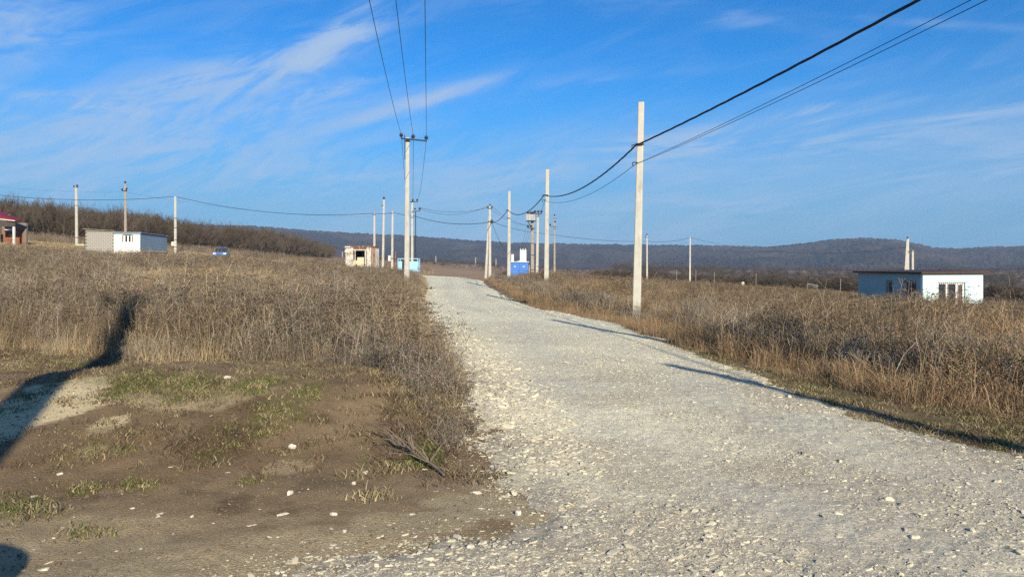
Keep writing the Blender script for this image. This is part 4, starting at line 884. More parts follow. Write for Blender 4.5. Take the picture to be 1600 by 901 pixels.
# right-hand low voltage line
pA, hA, zA = pole(1002, 160, 25.6, 'tall pale concrete pole nearest the camera right of the road', lean_px=8, w=.275, w2=.19)
hook(pA, (.08, -.05, W(0, 228, 25.6).z - zA), (-.24, -.08, 0)); hook(pA, (.06, -.05, W(0, 255, 25.6).z - zA), (-.2, -.08, 0)); bandp(pA, W(0, 226, 25.6).z - zA, .235, x=.11)
pB, hB, zB = pole(855.5, 265, 47, 'second pale concrete pole on the right verge with two cables', lean_px=2)
hook(pB, (.0, -.05, W(0, 305, 47).z - zB)); hook(pB, (.0, -.05, W(0, 313, 47).z - zB)); bandp(pB, W(0, 305, 47).z - zB, .24)
pC, hC, zC = pole(796, 299, 67, 'pale concrete pole at the left corner of the blue substation', lean_px=1)
hook(pC, (0, -.05, W(0, 328, 67).z - zC)); bandp(pC, W(0, 341, 67).z - zC, .26)
pD, hD, zD = pole(765.5, 322, 83, 'strutted concrete pole where the cables turn, right of the road end', lean_px=0)
ms = MB(); ms.bar((-.48, .3, -.4), (-.08, .1, hD * .86), .25, .2, .2, .16, .2, SUNROT); ms.build('strut', M['concrete'], pD)
arm(pD, (-.28, -.1, hD - .25), (.28, -.14, hD - .25)); insulator(pD, (-.22, -.12, hD - .22)); insulator(pD, (.22, -.12, hD - .22)); insulator(pD, (0, 0, hD))
bandp(pD, W(0, 346, 83).z - zD, .30); mb = MB(); mb.box(.10, .36, -.25, -.02, W(0, 349, 83).z - zD, W(0, 343.5, 83).z - zD); mb.build('junction_box', M['steel'], pD)
# high voltage line on the left
pE, hE, zE = pole(637, 215, 45, 'tall pale pole with crossarm and three insulators left of the road', lean_px=1.5, grp='high voltage poles', w=.28, w2=.19)
xE = pE.location.x
def at_pole(t0, px, py, Y=None):
    Y = Y or t0.location.y; p = W(px, py, Y); return Vector((p.x - t0.location.x, Y - t0.location.y, p.z - t0.location.z))
a_ = at_pole(pE, 627, 217); b_2 = at_pole(pE, 667.5, 221); a_.y = b_2.y = -.16; arm(pE, a_, b_2, .085)
for px, py in ((627.5, 217), (646, 219), (666.5, 221)):
    q = at_pole(pE, px, py); insulator(pE, (q.x, -.16, q.z + .03), 1.2)
mb = MB(); mb.tube([(-.09, -.14, hE - 1.3), (-.1, -.14, hE + .12)], .022, 6); mb.build('earth_rod', M['steel'], pE); bandp(pE, hE - .22, .24, x=.05)
pF, hF, zF = pole(644, 314, 89, 'high voltage pole with two crossarms behind the nearest left pole', grp='high voltage poles')
arm(pF, (-.55, -.14, hF - .1), (.65, -.14, hF - .1), .08)
for xx in (-.45, .1, .6): insulator(pF, (xx, -.14, hF - .07), 1.3)
arm(pF, (.05, -.16, hF - 1.25), (1.0, -.16, hF - 1.15), .08); insulator(pF, (.9, -.16, hF - 1.08), 1.4); insulator(pF, (.35, -.16, hF - 1.08), 1.2)
mb = MB(); mb.tube([(.42, -.16, hF - 1.2), (.42, -.10, 0.05)], .05, 6); mb.build('cable_duct', M['steel'], pF); bandp(pF, hF - 1.9, .3)
# poles near the rusty booth
pG, hG, zG = pole(585, 332, 95, 'slim pole rising behind the rusty booth roof', grp='poles by the rusty booth', w=.25); hook(pG, (0, -.05, hG - .2)); bandp(pG, hG - .3, .22)
pH, hH, zH = pole(600, 312, 94, 'tallest pole right beside the rusty booth, with dark insulator on top', grp='poles by the rusty booth', w=.27, lean_px=2); insulator(pH, (.15, 0, hH), 1.6); bandp(pH, hH - .7, .25)
pI, hI, zI = pole(613.5, 330, 93, 'slim pole with small white box between rusty booth and blue bin shelter', grp='poles by the rusty booth', w=.25, lean_px=1); hook(pI, (0, -.05, hI - .2)); bandp(pI, hI - .3, .22)
mb = MB(); mb.box(-.42, -.14, -.28, -.06, 1.5, 2.15); mb.build('meter_box', M['white_metal'], pI); bandp(pI, 1.8, .32)
# far left poles
pJ, hJ, zJ = pole(119, 291, 95, 'white pole left of the grey block shed', grp='poles beside the sheds on the left', w=.30, w2=.24, lean_px=-1)
arm(pJ, (-.3, -.14, hJ - .12), (.28, -.14, hJ - .12), .06); insulator(pJ, (-.28, -.14, hJ - .1)); insulator(pJ, (.12, -.14, hJ - .1), 1.3); bandp(pJ, 1.2, .3)
pK, hK, zK = pole(196, 287, 112, 'weathered brown pole with two crossarms behind the white cabin', grp='poles beside the sheds on the left', mat='concrete_old', w=.32, w2=.26)
arm(pK, (-.45, -.15, hK - 1.1), (.3, -.15, hK - 1.0), .08); insulator(pK, (-.4, -.15, hK - 1.05), 1.6); insulator(pK, (.25, -.15, hK - .95), 1.6); insulator(pK, (-.03, 0, hK), 1.7); bandp(pK, hK - 1.1, .32)
pL, hL, zL = pole(274, 307, 96, 'pole with white meter box right of the blue-grey cabin wall', grp='poles beside the sheds on the left', w=.28, w2=.24, lean_px=0)
hook(pL, (.05, -.08, hL - .1), (.45, -.1, -.05)); mb = MB(); mb.box(-.36, -.12, -.30, -.08, 1.15, 1.65); mb.build('meter_box', M['white_metal'], pL)
for zz in (1.0, 1.9, 3.4, 4.6): bandp(pL, zz, .29)
# far right poles
pM, hM, zM = pole(1011, 368, 127, 'far slim pole just right of the nearest tall pole', grp='far poles beyond the right field'); insulator(pM, (0, 0, hM), 1.3); arm(pM, (-.3, -.14, hM - .3), (.3, -.14, hM - .3), .06); insulator(pM, (-.27, -.14, hM - .27))
pN, hN, zN = pole(1078.5, 370, 125, 'far slim pole standing alone between the nearest pole and the blue house', grp='far poles beyond the right field', lean_px=.5); hook(pN, (0, -.1, hN - .1), (.35, 0, -.05))
pO, hO, zO = pole(866.5, 338, 120, 'far pole with insulators right of the second pale pole', grp='far poles beyond the right field', mat='concrete_old')
arm(pO, (-.75, -.14, hO - 1.55), (.25, -.14, hO - 1.6), .08); insulator(pO, (-.7, -.14, hO - 1.5), 1.6); insulator(pO, (.1, -.14, hO - 1.0), 1.4); insulator(pO, (0, 0, hO), 1.4); bandp(pO, hO - 1.9, .34); arm(pO, (-.2, -.14, hO - .3), (.25, -.14, hO - .3), .07)
# A-frame poles behind the house
pQ, hQ, zQ = pole(1418.5, 373, 105, 'two-legged anchor pole rising behind the blue house roof', grp='poles behind the blue house', w=.34, w2=.26)
ms = MB(); ms.bar((-.85, -.5, -.4), (-.12, -.1, hQ * .97), .34, .28, .26, .2, .2, SUNROT); ms.build('strut', M['concrete'], pQ); insulator(pQ, (-.05, 0, hQ), 1.3); bandp(pQ, hQ - 1.9, .36)
arm(pQ, (-.1, -.2, hQ - 1.7), (.75, -.2, hQ - 1.8), .06)
pR_, hR_, zR_ = pole(1426, 391, 100, 'short pole right of the anchor pole behind the blue house', grp='poles behind the blue house', w=.30, w2=.25); arm(pR_, (-.2, -.14, hR_ - .1), (.3, -.14, hR_ - .1), .06)
# small far posts in the valley
for (px, top, Y, lab) in [(681, 400, 450, 'tiny far post left of the road end in the brown field'), (743, 402, 440, 'tiny far post above the road end'), (775, 404, 440, 'tiny far post right of the strutted pole'), (535, 393, 430, 'tiny far post left of the rusty booth')]:
    pole(px, top, Y, lab, grp='tiny far posts in the brown field', w=.5, w2=.45, mat='concrete_old', name='far_post')
for (px, Y, h, lab) in [(1057, 122, 2.6, 'thin fence post left of the lone far pole'), (1087, 118, 2.6, 'thin fence post right of the lone far pole'), (1116, 116, 2.5, 'thin fence post in the far weeds, third from the left'), (1181, 112, 2.7, 'thin fence post midway along the far edge of the right field'), (1313, 105, 2.6, 'thin fence post left of the blue house')]:
    x = (px - 800) / F * Y; t0 = tag(empty('fence_post', (x, Y, gz1(x, Y))), lab, 'post', 'thin posts along the far edge of the right field'); mb = MB(); mb.bar((0, 0, -.3), (.03, 0, h * .85), .08, .08, .07, .07); mb.build('stake', M['grey_wood'], t0)
# transformer: twin pole with tank
def transformer_pole():
    Y = 85; x = (832 - 800) / F * Y; z = gz1(x, Y); t0 = empty('transformer_pole', (x, Y, z), label='twin pole carrying a white transformer tank above the blue substation', cat='transformer pole')
    h = W(0, 332, Y).z - z
    shaft(t0, h, .34, .28, 'concrete_old', (0, 0)); shaft(t0, h + .05, .28, .22, 'concrete', (.12, 0), 'second_shaft', (.52, .9))
    zt = W(0, 345, Y).z - z; mb = MB(); mb.box(-.72, .22, -.75, -.2, zt, zt + .62); mb.box(-.76, .26, -.79, -.16, zt + .62, zt + .68); mb.build('tank', M['tank_grey'], t0)
    for k in range(5): mb = MB(); xx = -.6 + k * .17; mb.box(xx, xx + .03, -.84, -.752, zt + .06, zt + .56); mb.build('cooling_fin', M['tank_grey'], t0)
    for k in range(3): insulator(t0, (-.5 + k * .3, -.45, zt + .68), 1.5)
    arm(t0, (-.7, -.3, zt - .05), (.4, -.3, zt - .05), .09); arm(t0, (.1, .1, h - .1), (1.05, .3, h - .15), .08)
    for xx in (.3, .65, 1.0): insulator(t0, (xx, .2, h - .08), 1.5)
    arm(t0, (-.55, -.25, zt - .8), (.3, -.25, zt - .85), .08); insulator(t0, (-.5, -.25, zt - .78), 1.4); insulator(t0, (-.15, -.25, zt - .78), 1.4)
    mb = MB(); mb.bar((0, -.2, zt - 1.1), (-.5, -.35, zt - .1), .07, .07); mb.build('bracket', M['steel'], t0)
    for zz in (1.0, 2.6, 3.9): bandp(t0, zz, .36)
    return t0
transformer_pole()
# anchor pole behind the camera whose broad shadow crosses the mound, and the roadside poles beyond the right edge
def behind_pole(x, y, h, label, strut=None, grp='concrete utility poles along the road', w=.28, w2=.19):
    z = gz1(x, y); t0 = empty('utility_pole', (x, y, z), label=label, cat='utility pole', group=grp); shaft(t0, h, w, w2); 
    if strut: ms = MB(); ms.bar((strut[0], strut[1], -.4), (strut[2], strut[3], h * .86), .30, .26, .24, .2, .2, SUNROT); ms.build('strut', M['concrete'], t0)
    return t0
pZ = behind_pole(-.56, -4.5, 9.5, 'strutted high voltage pole behind the camera', (-.36, .3, -.2, .1), 'high voltage poles', .36, .27)
arm(pZ, (-.5, -.2, 9.2), (1.1, -.2, 9.2), .09)
for xx in (-.45, .25, 1.0): insulator(pZ, (xx, -.2, 9.23), 1.5)
pS = behind_pole(7.15, 6.3, 7.3, 'roadside pole just outside the right of the view'); hook(pS, (0, -.1, 5.75))
pT = behind_pole(8.55, -4.3, 7.3, 'roadside pole behind the camera on the right')
def shadow_rings():  # rings added out of view to throw the rounded shadow at lower left
    x, y = -2.19, 1.27; z = gz1(x, y); t0 = empty('shadow_rings', (x, y, z), label='unseen stack of two concrete rings added left of the camera to cast a shadow', cat='shadow caster', )
    for k in range(2):
        mb = MB(); n_ = 20; ro, ri = .52, .44; z0, z1 = k * .62 - .02, k * .62 + .60
        v_ = []
        for (r_, zz) in ((ro, z0), (ro, z1), (ri, z1), (ri, z0)): v_ += [(math.cos(6.283 * i / n_) * r_, math.sin(6.283 * i / n_) * r_, zz) for i in range(n_)]
        f_ = [(a * n_ + i, a * n_ + (i + 1) % n_, ((a + 1) % 4) * n_ + (i + 1) % n_, ((a + 1) % 4) * n_ + i) for a in range(4) for i in range(n_)]
        mb.add(v_, f_); mb.build('ring', M['concrete_old'], t0)
shadow_rings()

# ------------------------------------------------------------ wires
def wire(a, b, sag, r, label, name='power_cable', mat='cable', grp='overhead cables', n_=28, twist=False):
    a = Vector(a); b = Vector(b); t0 = []
    for i in range(n_ + 1):
        t = i / n_; p = a.lerp(b, t) - a; p.z -= sag * 4 * t * (1 - t); t0.append(p)
    mb = MB()
    if twist:
        nn = 240
        for ph in (0, 2.09, 4.19):
            q = []
            for i in range(nn + 1):
                t = i / nn; p = a.lerp(b, t) - a; p.z -= sag * 4 * t * (1 - t); an = t * (b - a).length * 2.2 + ph; q.append(p + Vector((math.cos(an) * r * .5, 0, math.sin(an) * r * .5)))
            mb.tube(q, r * .62, 4, False)
    else: mb.tube(t0, r, 5, False)
    o = mb.build(name, M[mat], None, True); o.location = a; return tag(o, label, 'cable', grp)
cA = W(992.5, 228, 25.5); cA2 = W(993.5, 256, 25.5); cB = W(850, 305, 46.9); cB2 = W(851, 313.5, 46.9); cC = W(793, 328, 66.9); cD = W(768.5, 346.5, 82.8)
pSt = Vector((7.0, 6.3, 5.85))
wire(cA, pSt, .12, .026, 'thick twisted black cable rising from the nearest pole towards top right', twist=True)
wire(cA2, Vector((7.2, 6.3, 5.62)), .12, .007, 'upper of two thin wires below the thick cable at top right', mat='alu', name='thin_wire'); wire(cA2 + Vector((0, 0, -.02)), Vector((7.24, 6.3, 5.50)), .12, .007, 'lower of two thin wires below the thick cable at top right', mat='alu', name='thin_wire')
wire(pSt, (8.3, -4.2, 5.85), .2, .026, 'twisted black cable between the two roadside poles outside the view')
wire(cA, cB, .62, .028, 'black cable sagging from the nearest pole to the second pale pole', twist=True); wire(cA2, cB2, .55, .010, 'thin wire under the cable from the nearest pole to the second pole', mat='alu', name='thin_wire')
wire(cB, cC, .75, .030, 'black cable from the second pale pole to the pole by the blue substation')
wire(cC, cD, .35, .030, 'black cable from the substation corner pole down to the strutted pole')
wire(cB2, W(838, 332, 85), .5, .012, 'thin wire from the second pale pole to the transformer pole', mat='alu', name='thin_wire')
cF = W(646.5, 337, 88.8); cI = W(614, 331.5, 92.9); cG = W(585, 333, 94.9); cL = W(278, 308, 95.9)
wire(cD, cF, .55, .030, 'black cable crossing above the road end from the strutted pole to the high voltage pole'); wire(cF, cI, .1, .025, 'short cable from the high voltage pole to the slim pole with white box')
wire(cI, cG, .12, .025, 'short cable between the two slim poles beside the rusty booth'); wire(cG, cL, .95, .028, 'long black cable above the left field from booth pole to white-boxed pole')
wire(W(272, 307, 95.9), W(-140, 285, 90), 1.1, .028, 'black cable running left over the sheds out of view')
cK = W(196, 300, 111.8); wire(W(190, 300, 111.8), W(-150, 270, 105), .8, .009, 'faint wire from the weathered pole running out to the left', mat='alu', name='thin_wire'); wire(W(200, 301, 111.8), W(585, 338, 150), 1.0, .009, 'faint wire from the weathered pole running right', mat='alu', name='thin_wire')
for k, (dy, lab) in enumerate(((0, 'upper'), (-.16, 'lower'))):
    wire(W(657, 324.5, 88.8) + Vector((-.3 * k, 0, 0)), W(764, 321.5, 83) + Vector((.2 - .4 * k, 0, -.1)), .55 + .28 * k, .016, lab + ' thin wire from the high voltage pole to the strutted pole top', mat='alu', name='thin_wire')
    wire(W(766, 321.5, 83) + Vector((.2 - .4 * k, 0, -.1)), W(822 + 4 * k, 352, 84.7), .3 + .2 * k, .014, lab + ' thin wire from the strutted pole top to the transformer pole', mat='alu', name='thin_wire')
wire(cD, W(852, 365, 104), .25, .022, 'black cable from the strutted pole behind the substation'); wire(W(852, 365, 104), W(1011, 377, 127), .35, .024, 'black cable running on to the far slim pole'); wire(W(1011, 377, 127), W(1078, 371, 125), .35, .024, 'black cable between the two far slim poles'); wire(W(1078, 371, 125), W(1418, 386, 105), 1.6, .018, 'black cable from the lone far pole to the anchor pole behind the blue house')
wire(cD, W(790, 393, 80.5), .3, .018, 'black cable dropping from the strutted pole to the substation')
for k, (px, lab) in enumerate(((813.5, 'left'), (817, 'middle'), (820.5, 'right'))): wire(W(823 + 4 * k, 352 - (k > 1) * 2, 84.7), W(px, 388, 80.8), .15, .010, lab + ' of three thin droppers from the transformer to the substation horns', mat='alu', name='thin_wire', grp='droppers to the substation')
zxy = pZ.location; 
for k, (pxe, xx, lab) in enumerate(((627.5, -.45, 'left'), (646, .25, 'middle'), (666.5, 1.0, 'right'))):
    e = W(pxe, 212 + 1.2 * k, 44.84); wire(e, Vector((zxy.x + xx, zxy.y - .2, zxy.z + 9.5)), .8, .011, lab + ' of three high wires leading overhead from the crossarm pole', mat='alu', name='thin_wire', grp='high voltage wires')
    wire(e, Vector((pF.location.x + (-.45, .1, .6)[k], 88.86, pF.location.z + hF + .2)), 1.0, .012, lab + ' of three high wires from the crossarm pole to the pole behind', mat='alu', name='thin_wire', grp='high voltage wires')

# ------------------------------------------------------------ buildings
def wall_frame(name, corner, direction, **k):
    """Empty at corner, local +x along the wall, local -y outward"""
    return empty(name, corner, math.atan2(direction[1], direction[0]), **k)
def along(px, corner, d):
    kx = (px - 800) / F; return (kx * corner[1] - corner[0]) / (d[0] - kx * d[1])
def zat(py, Y): return EYE + (HY - py) / F * Y
# --- blue house
def blue_house():
    Y0 = 66.0; cx_, cy_ = (1442 - 800) / F * Y0, Y0; d = Vector((.994, .11)); L = along(1536, (cx_, cy_), d); back = Vector((-.11, .994)); DEP = 10.0
    z0 = gz1(cx_, cy_) - .3; zt = zat(427.5, Y0)
    t0 = wall_frame('blue_house', (cx_, cy_, z0), d, label='single-storey blue house with flat brown roof standing in the right field', cat='house'); Hh = zt - z0
    def fz(py): return zat(py, Y0 + .3) - z0
    # openings: front wall
    g0, g1 = along(1465.5, (cx_, cy_), d), along(1508, (cx_, cy_), d); top = fz(441.5); bot = max(fz(478), .35); T = .3
    mb = MB()
    mb.box(0, g0, 0, T, 0, Hh); mb.box(g1, L, 0, T, 0, Hh); mb.box(g0, g1, 0, T, top, Hh); mb.box(g0, g1, 0, T, 0, bot); mb.build('front_wall', M['house_cyan'], t0)
    # side wall (left), with two window openings, local y runs back
    def side(px):
        k = (px - 800) / F; return (k * cy_ - cx_) / (back.x - k * back.y)
    w1 = (side(1394), side(1386.5)); w2 = (side(1431.5), side(1413.5)); wz = (fz(463) + .15, fz(440)); w1z = (fz(460) + .1, fz(439.5))
    def zs(py, s): return EYE + (HY - py) / F * (cy_ + .994 * s) - z0
    A1, B1, A2, B2 = w2[0], w2[1], w1[0], w1[1]
    z2a, z2b = zs(464, A1), zs(440, A1); z1a, z1b = zs(460, A2), zs(439.5, A2)
    mb = MB(); mb.box(-.002, T, T, A1, 0, Hh - .02); mb.box(-.002, T, B1, A2, 0, Hh - .02); mb.box(-.002, T, B2, DEP, 0, Hh - .02); mb.box(-.002, T, A1, B1, 0, z2a); mb.box(-.002, T, A1, B1, z2b, Hh - .02); mb.box(-.002, T, A2, B2, 0, z1a); mb.box(-.002, T, A2, B2, z1b, Hh - .02); mb.build('side_wall', M['house_teal'], t0)
    mb = MB(); mb.box(T, L - .002, DEP - T, DEP, 0, Hh - .04); mb.box(L - T, L - .002, T, DEP - T, 0, Hh - .04); mb.box(T, L - T, T, DEP - T, 0, .15); mb.build('rear_wall', M['house_teal'], t0)
    # roof sheet overhanging, low at the left, higher on the right
    mb = MB(); o = .35; zl, zr = Hh + .09, Hh + .22
    vs = [(-o, -o, zl - .085), (L + o, -o, zr - .20), (L + o, DEP + o, zr - .15), (-o, DEP + o, zl - .085), (-o, -o, zl + .06), (L + o, -o, zr + .05), (L + o, DEP + o, zr + .08), (-o, DEP + o, zl + .06)]
    mb.add(vs, [(3, 2, 1, 0), (4, 5, 6, 7), (0, 1, 5, 4), (1, 2, 6, 5), (2, 3, 7, 6), (3, 0, 4, 7)]); mb.build('roof', M['brown_roof'], t0)
    # front glazing: two window panes and a door, white frames
    fw = .09; yy = .08; xs = [along(p, (cx_, cy_), d) for p in (1465.5, 1480.5, 1495, 1508)]
    for k in range(3):
        a, b = xs[k] + .01, xs[k + 1] - .01; nm = 'door' if k == 2 else 'window'; fwk = .17 if k == 2 else fw
        fr = MB(); z_0, z_1 = bot + .01, top - .01; fr.box(a, a + fwk, yy, yy + .08, z_0, z_1); fr.box(b - fwk, b, yy, yy + .08, z_0, z_1); fr.box(a + fwk, b - fwk, yy, yy + .08, z_1 - fwk, z_1); fr.box(a + fwk, b - fwk, yy, yy + .08, z_0, z_0 + fwk)
        f_ = fr.build(nm, M['frame_white'], t0); g = MB(); g.box(a + fwk, b - fwk, yy + .03, yy + .05, z_0 + fwk, z_1 - fwk); g.build('pane', M['glass'] if k < 2 else M['frame_brown'], f_)
        if k == 2: h_ = MB(); h_.tube([(a + .1, yy - .04, 1.35), (a + .1, yy - .04, 1.55)], .015, 6); h_.build('handle', M['steel'], f_)
    for k, (px0, px1, za, zb) in enumerate(((1463.5, 1494.5, fz(467), fz(440.5)), (1495.5, 1512, fz(476), fz(440.5)))):
        gr = MB(); a, b = along(px0, (cx_, cy_), d), along(px1, (cx_, cy_), d); m_ = 10 if k == 0 else 5
        for i in range(m_ + 1): q = a + (b - a) * i / m_; gr.tube([(q, -.08, za), (q, -.08, zb)], .014, 4)
        for zz in (za, za + (zb - za) * .33, za + (zb - za) * .66, zb): gr.tube([(a, -.08, zz), (b, -.08, zz)], .016, 4)
        gr.build('window_grille' if k == 0 else 'door_grille', M['steel'], t0)
    for (a, b, za, zb, np_) in ((A1, B1, z2a, z2b, 2), (A2, B2, z1a, z1b, 1)):
        fr = MB(); fw = .07; x0 = .10; fr.box(x0, x0 + .07, a + .005, a + fw, za + .005, zb - .005); fr.box(x0, x0 + .07, b - fw, b - .005, za + .005, zb - .005); fr.box(x0, x0 + .07, a + fw, b - fw, zb - fw, zb - .005); fr.box(x0, x0 + .07, a + fw, b - fw, za + .005, za + fw)
        if np_ == 2: fr.box(x0, x0 + .07, (a + b) / 2 - .05, (a + b) / 2 + .05, za + fw, zb - fw)
        f_ = fr.build('window', M['frame_white'], t0)
        for i in range(np_):
            g = MB(); aa = a + fw + (b - a - 2 * fw) * i / np_; bb = a + fw + (b - a - 2 * fw) * (i + 1) / np_; g.box(x0 + .025, x0 + .045, aa, bb, za + fw, zb - fw); g.build('pane', M['glass'], f_)
        gr = MB(); m_ = 7 if np_ == 2 else 3; a2, b2, za2, zb2 = a - .08, b + .08, za - .08, zb + .08
        for i in range(m_ + 1): q = a2 + (b2 - a2) * i / m_; gr.tube([(-.09, q, za2), (-.09, q, zb2)], .016, 4)
        for zz in (za2, (za2 + zb2) / 2, zb2): gr.tube([(-.09, a2, zz), (-.09, b2, zz)], .018, 4)
        gr.build('window_grille', M['steel'], t0)
    # heap of rubble at the front corner
    x, y = cx_ + d.x * .9 + .1, cy_ - .9; me = stone_mesh('rubble', 400, 1.2, M['stump'], 9); o = link('boulder', me); o.location = (x, y, gz1(x, y) + .3); o.scale = (.42, .4, .5); tag(o, 'rough dark lump by the sunlit corner of the blue house', 'boulder')
blue_house()
# --- white cabin with blue-grey side
def cabin():
    Y0 = 88.0; cx_ = (219 - 800) / F * Y0; d = Vector((-.9915, -.13)); back = Vector((-.13, .9915)); L = along(178, (cx_, Y0), d); DEP = 9.6
    z0 = gz1(cx_, Y0) - .15; zt = zat(363.5, Y0); Hh = zt - z0
    # local +x = direction of -d so outward (-y) faces the camera: origin at the left end
    ox, oy = cx_ + d.x * L, Y0 + d.y * L; t0 = wall_frame('cabin', (ox, oy, z0), (-d.x, -d.y), label='small cabin with whitewashed front, shuttered window and blue-grey side wall', cat='cabin')
    def u(px): return L - along(px, (cx_, Y0), d)
    def fz(py): return zat(py, Y0 - .2) - z0
    a, b = u(194.2), u(205.2); za, zb = fz(379.2), fz(366.8); T = .22; ybk = fz(368.4) - .1
    mb = MB(); mb.box(0, a, 0, T, 0, Hh - .28); mb.box(b, L, 0, T, 0, Hh - .28); mb.box(a, b, 0, T, zb, Hh - .28); mb.box(a, b, 0, T, 0, za); mb.build('front_wall', M['white_paint'], t0)
    mb = MB(); mb.box(0, L, .0, T - .003, Hh - .28, Hh - .02); mb.build('front_fascia', M['blue_siding'], t0)
    # frame, centre post and two panes, shutters
    fr = MB(); fw = .08; fr.box(a, a + fw, .05, .13, za, zb); fr.box(b - fw, b, .05, .13, za, zb); fr.box(a + fw, b - fw, .05, .13, zb - fw, zb); fr.box(a + fw, b - fw, .05, .13, za, za + fw); fr.box((a + b) / 2 - .06, (a + b) / 2 + .06, .05, .13, za + fw, zb - fw)
    f_ = fr.build('window', M['frame_white'], t0)
    for (p, q) in ((a + fw, (a + b) / 2 - .06), ((a + b) / 2 + .06, b - fw)): g = MB(); g.box(p, q, .08, .10, za + fw, zb - fw); g.build('pane', M['glass'], f_)
    for (p, q) in ((a - .24, a - .08), (b + .06, b + .22)): g = MB(); g.box(p, q, -.05, -.004, za + .1, zb - .05); g.build('shutter', M['grey_wood'], t0)
    g = MB(); g.box(a - .1, b + .1, -.12, -.004, zb + .01, zb + .06); g.build('awning', M['steel'], t0)
    # side wall: lap boards over a brick base
    zb0 = fz(391.0) + .0; mb = MB(); mb.box(L - T, L, T, DEP, 0, zb0 - .06); mb.build('core_wall', M['mortar'], t0)
    mb = MB(); mb.box(L - T, L - .03, T, DEP, zb0 - .06, Hh - .05); mb.box(0, L - T, DEP - T, DEP, 0, Hh - .05); mb.box(0, T, T, DEP - T, 0, Hh - .05); mb.build('inner_wall', M['mortar'], t0)
    nb = 9; bh = (Hh - .08 - zb0) / nb
    for k in range(nb): s = MB(); z_ = zb0 + k * bh; s.add([(L - .03, .0, z_), (L + .035, .0, z_), (L + .012, .0, z_ + bh - .012), (L - .03, .0, z_ + bh - .012), (L - .03, DEP, z_), (L + .035, DEP, z_), (L + .012, DEP, z_ + bh - .012), (L - .03, DEP, z_ + bh - .012)], [(0, 1, 2, 3), (7, 6, 5, 4), (1, 5, 6, 2), (0, 4, 5, 1), (3, 2, 6, 7), (0, 3, 7, 4)]); s.build('board', M['blue_siding'], t0)
    s = MB(); s.box(L - .02, L + .05, .0, DEP, zb0 - .07, zb0 - .004); s.build('drip_rail', M['fascia'], t0)
    bm = MB(); bm.box(-.1, .1, 0, .11, 0, .07); brick_me = None
    rows = int((zb0 - .08) / .085)
    bme = None
    for r_ in range(rows):
        for c_ in range(14):
            y0 = T + c_ * .665 + (.33 if r_ % 2 else 0)
            if y0 + .62 > DEP: continue
            if bme is None: q = MB(); q.box(0, .03, 0, .64, 0, .072); bme = q.mesh('brick', M['brick'])
            o = link('brick', bme, t0); o.location = (L, y0, .005 + r_ * .085)
    s = MB(); s.box(-.1, L + .15, -.15, DEP + .1, Hh - .02, Hh + .05); s.build('roof', M['galv'], t0)
    # block shed adjoining on the left
    L2 = 3.15; zb2 = gz1(ox, oy) - z0 - .25; H2 = zat(361, oy) - z0; H3 = zat(358, oy) - z0
    t1 = wall_frame('block_shed', (ox + d.x * .003, oy, z0), (-d.x, -d.y), label='unfinished grey block shed adjoining the white cabin on its left', cat='shed')
    c = MB(); vs = [(-L2, .28, zb2), (-.01, .28, zb2), (-.01, .28, H2), (-L2, .28, H3), (-L2, 5, zb2), (-.01, 5, zb2), (-.01, 5, H2), (-L2, 5, H3)]; c.add(vs, [(0, 1, 2, 3), (7, 6, 5, 4), (0, 4, 5, 1), (1, 5, 6, 2), (2, 6, 7, 3), (3, 7, 4, 0)]); c.build('mortar_core', M['mortar'], t1)
    bl = MB(); bl.box(0, .37, -.05, 0, 0, .175); blm = bl.mesh('block', M['grey_block']); rr_ = random.Random(5); nrow = int((H2 - zb2) / .19)
    for r_ in range(nrow):
        for c_ in range(8):
            x0 = -L2 + c_ * .39 + (.19 if r_ % 2 else 0)
            if x0 + .37 > -.02: continue
            o = link('block', blm, t1); o.location = (x0, .28 + rr_.uniform(-.012, .012), zb2 + r_ * .19)
    s = MB(); s.add([(-L2 - .25, .1, H3 + .01), (0, .1, H2 + .01), (0, 5.1, H2 + .01), (-L2 - .25, 5.1, H3 + .01), (-L2 - .25, .1, H3 + .07), (0, .1, H2 + .07), (0, 5.1, H2 + .07), (-L2 - .25, 5.1, H3 + .07)], [(3, 2, 1, 0), (4, 5, 6, 7), (0, 1, 5, 4), (1, 2, 6, 5), (2, 3, 7, 6), (3, 0, 4, 7)]); s.build('roof', M['grey_wood'], t1)
cabin()
# pale slab lying by the first white pole
x, y, Ys = (127 - 800) / F * 93, 93, 93; mb = MB(); mb.box(-.5, .5, -.3, .3, 0, .18); o = mb.build('concrete_slab', M['concrete']); o.location = (x, y, gz1(x, y) + .32); tag(o, 'pale concrete slab beside the first white pole on the left', 'slab')
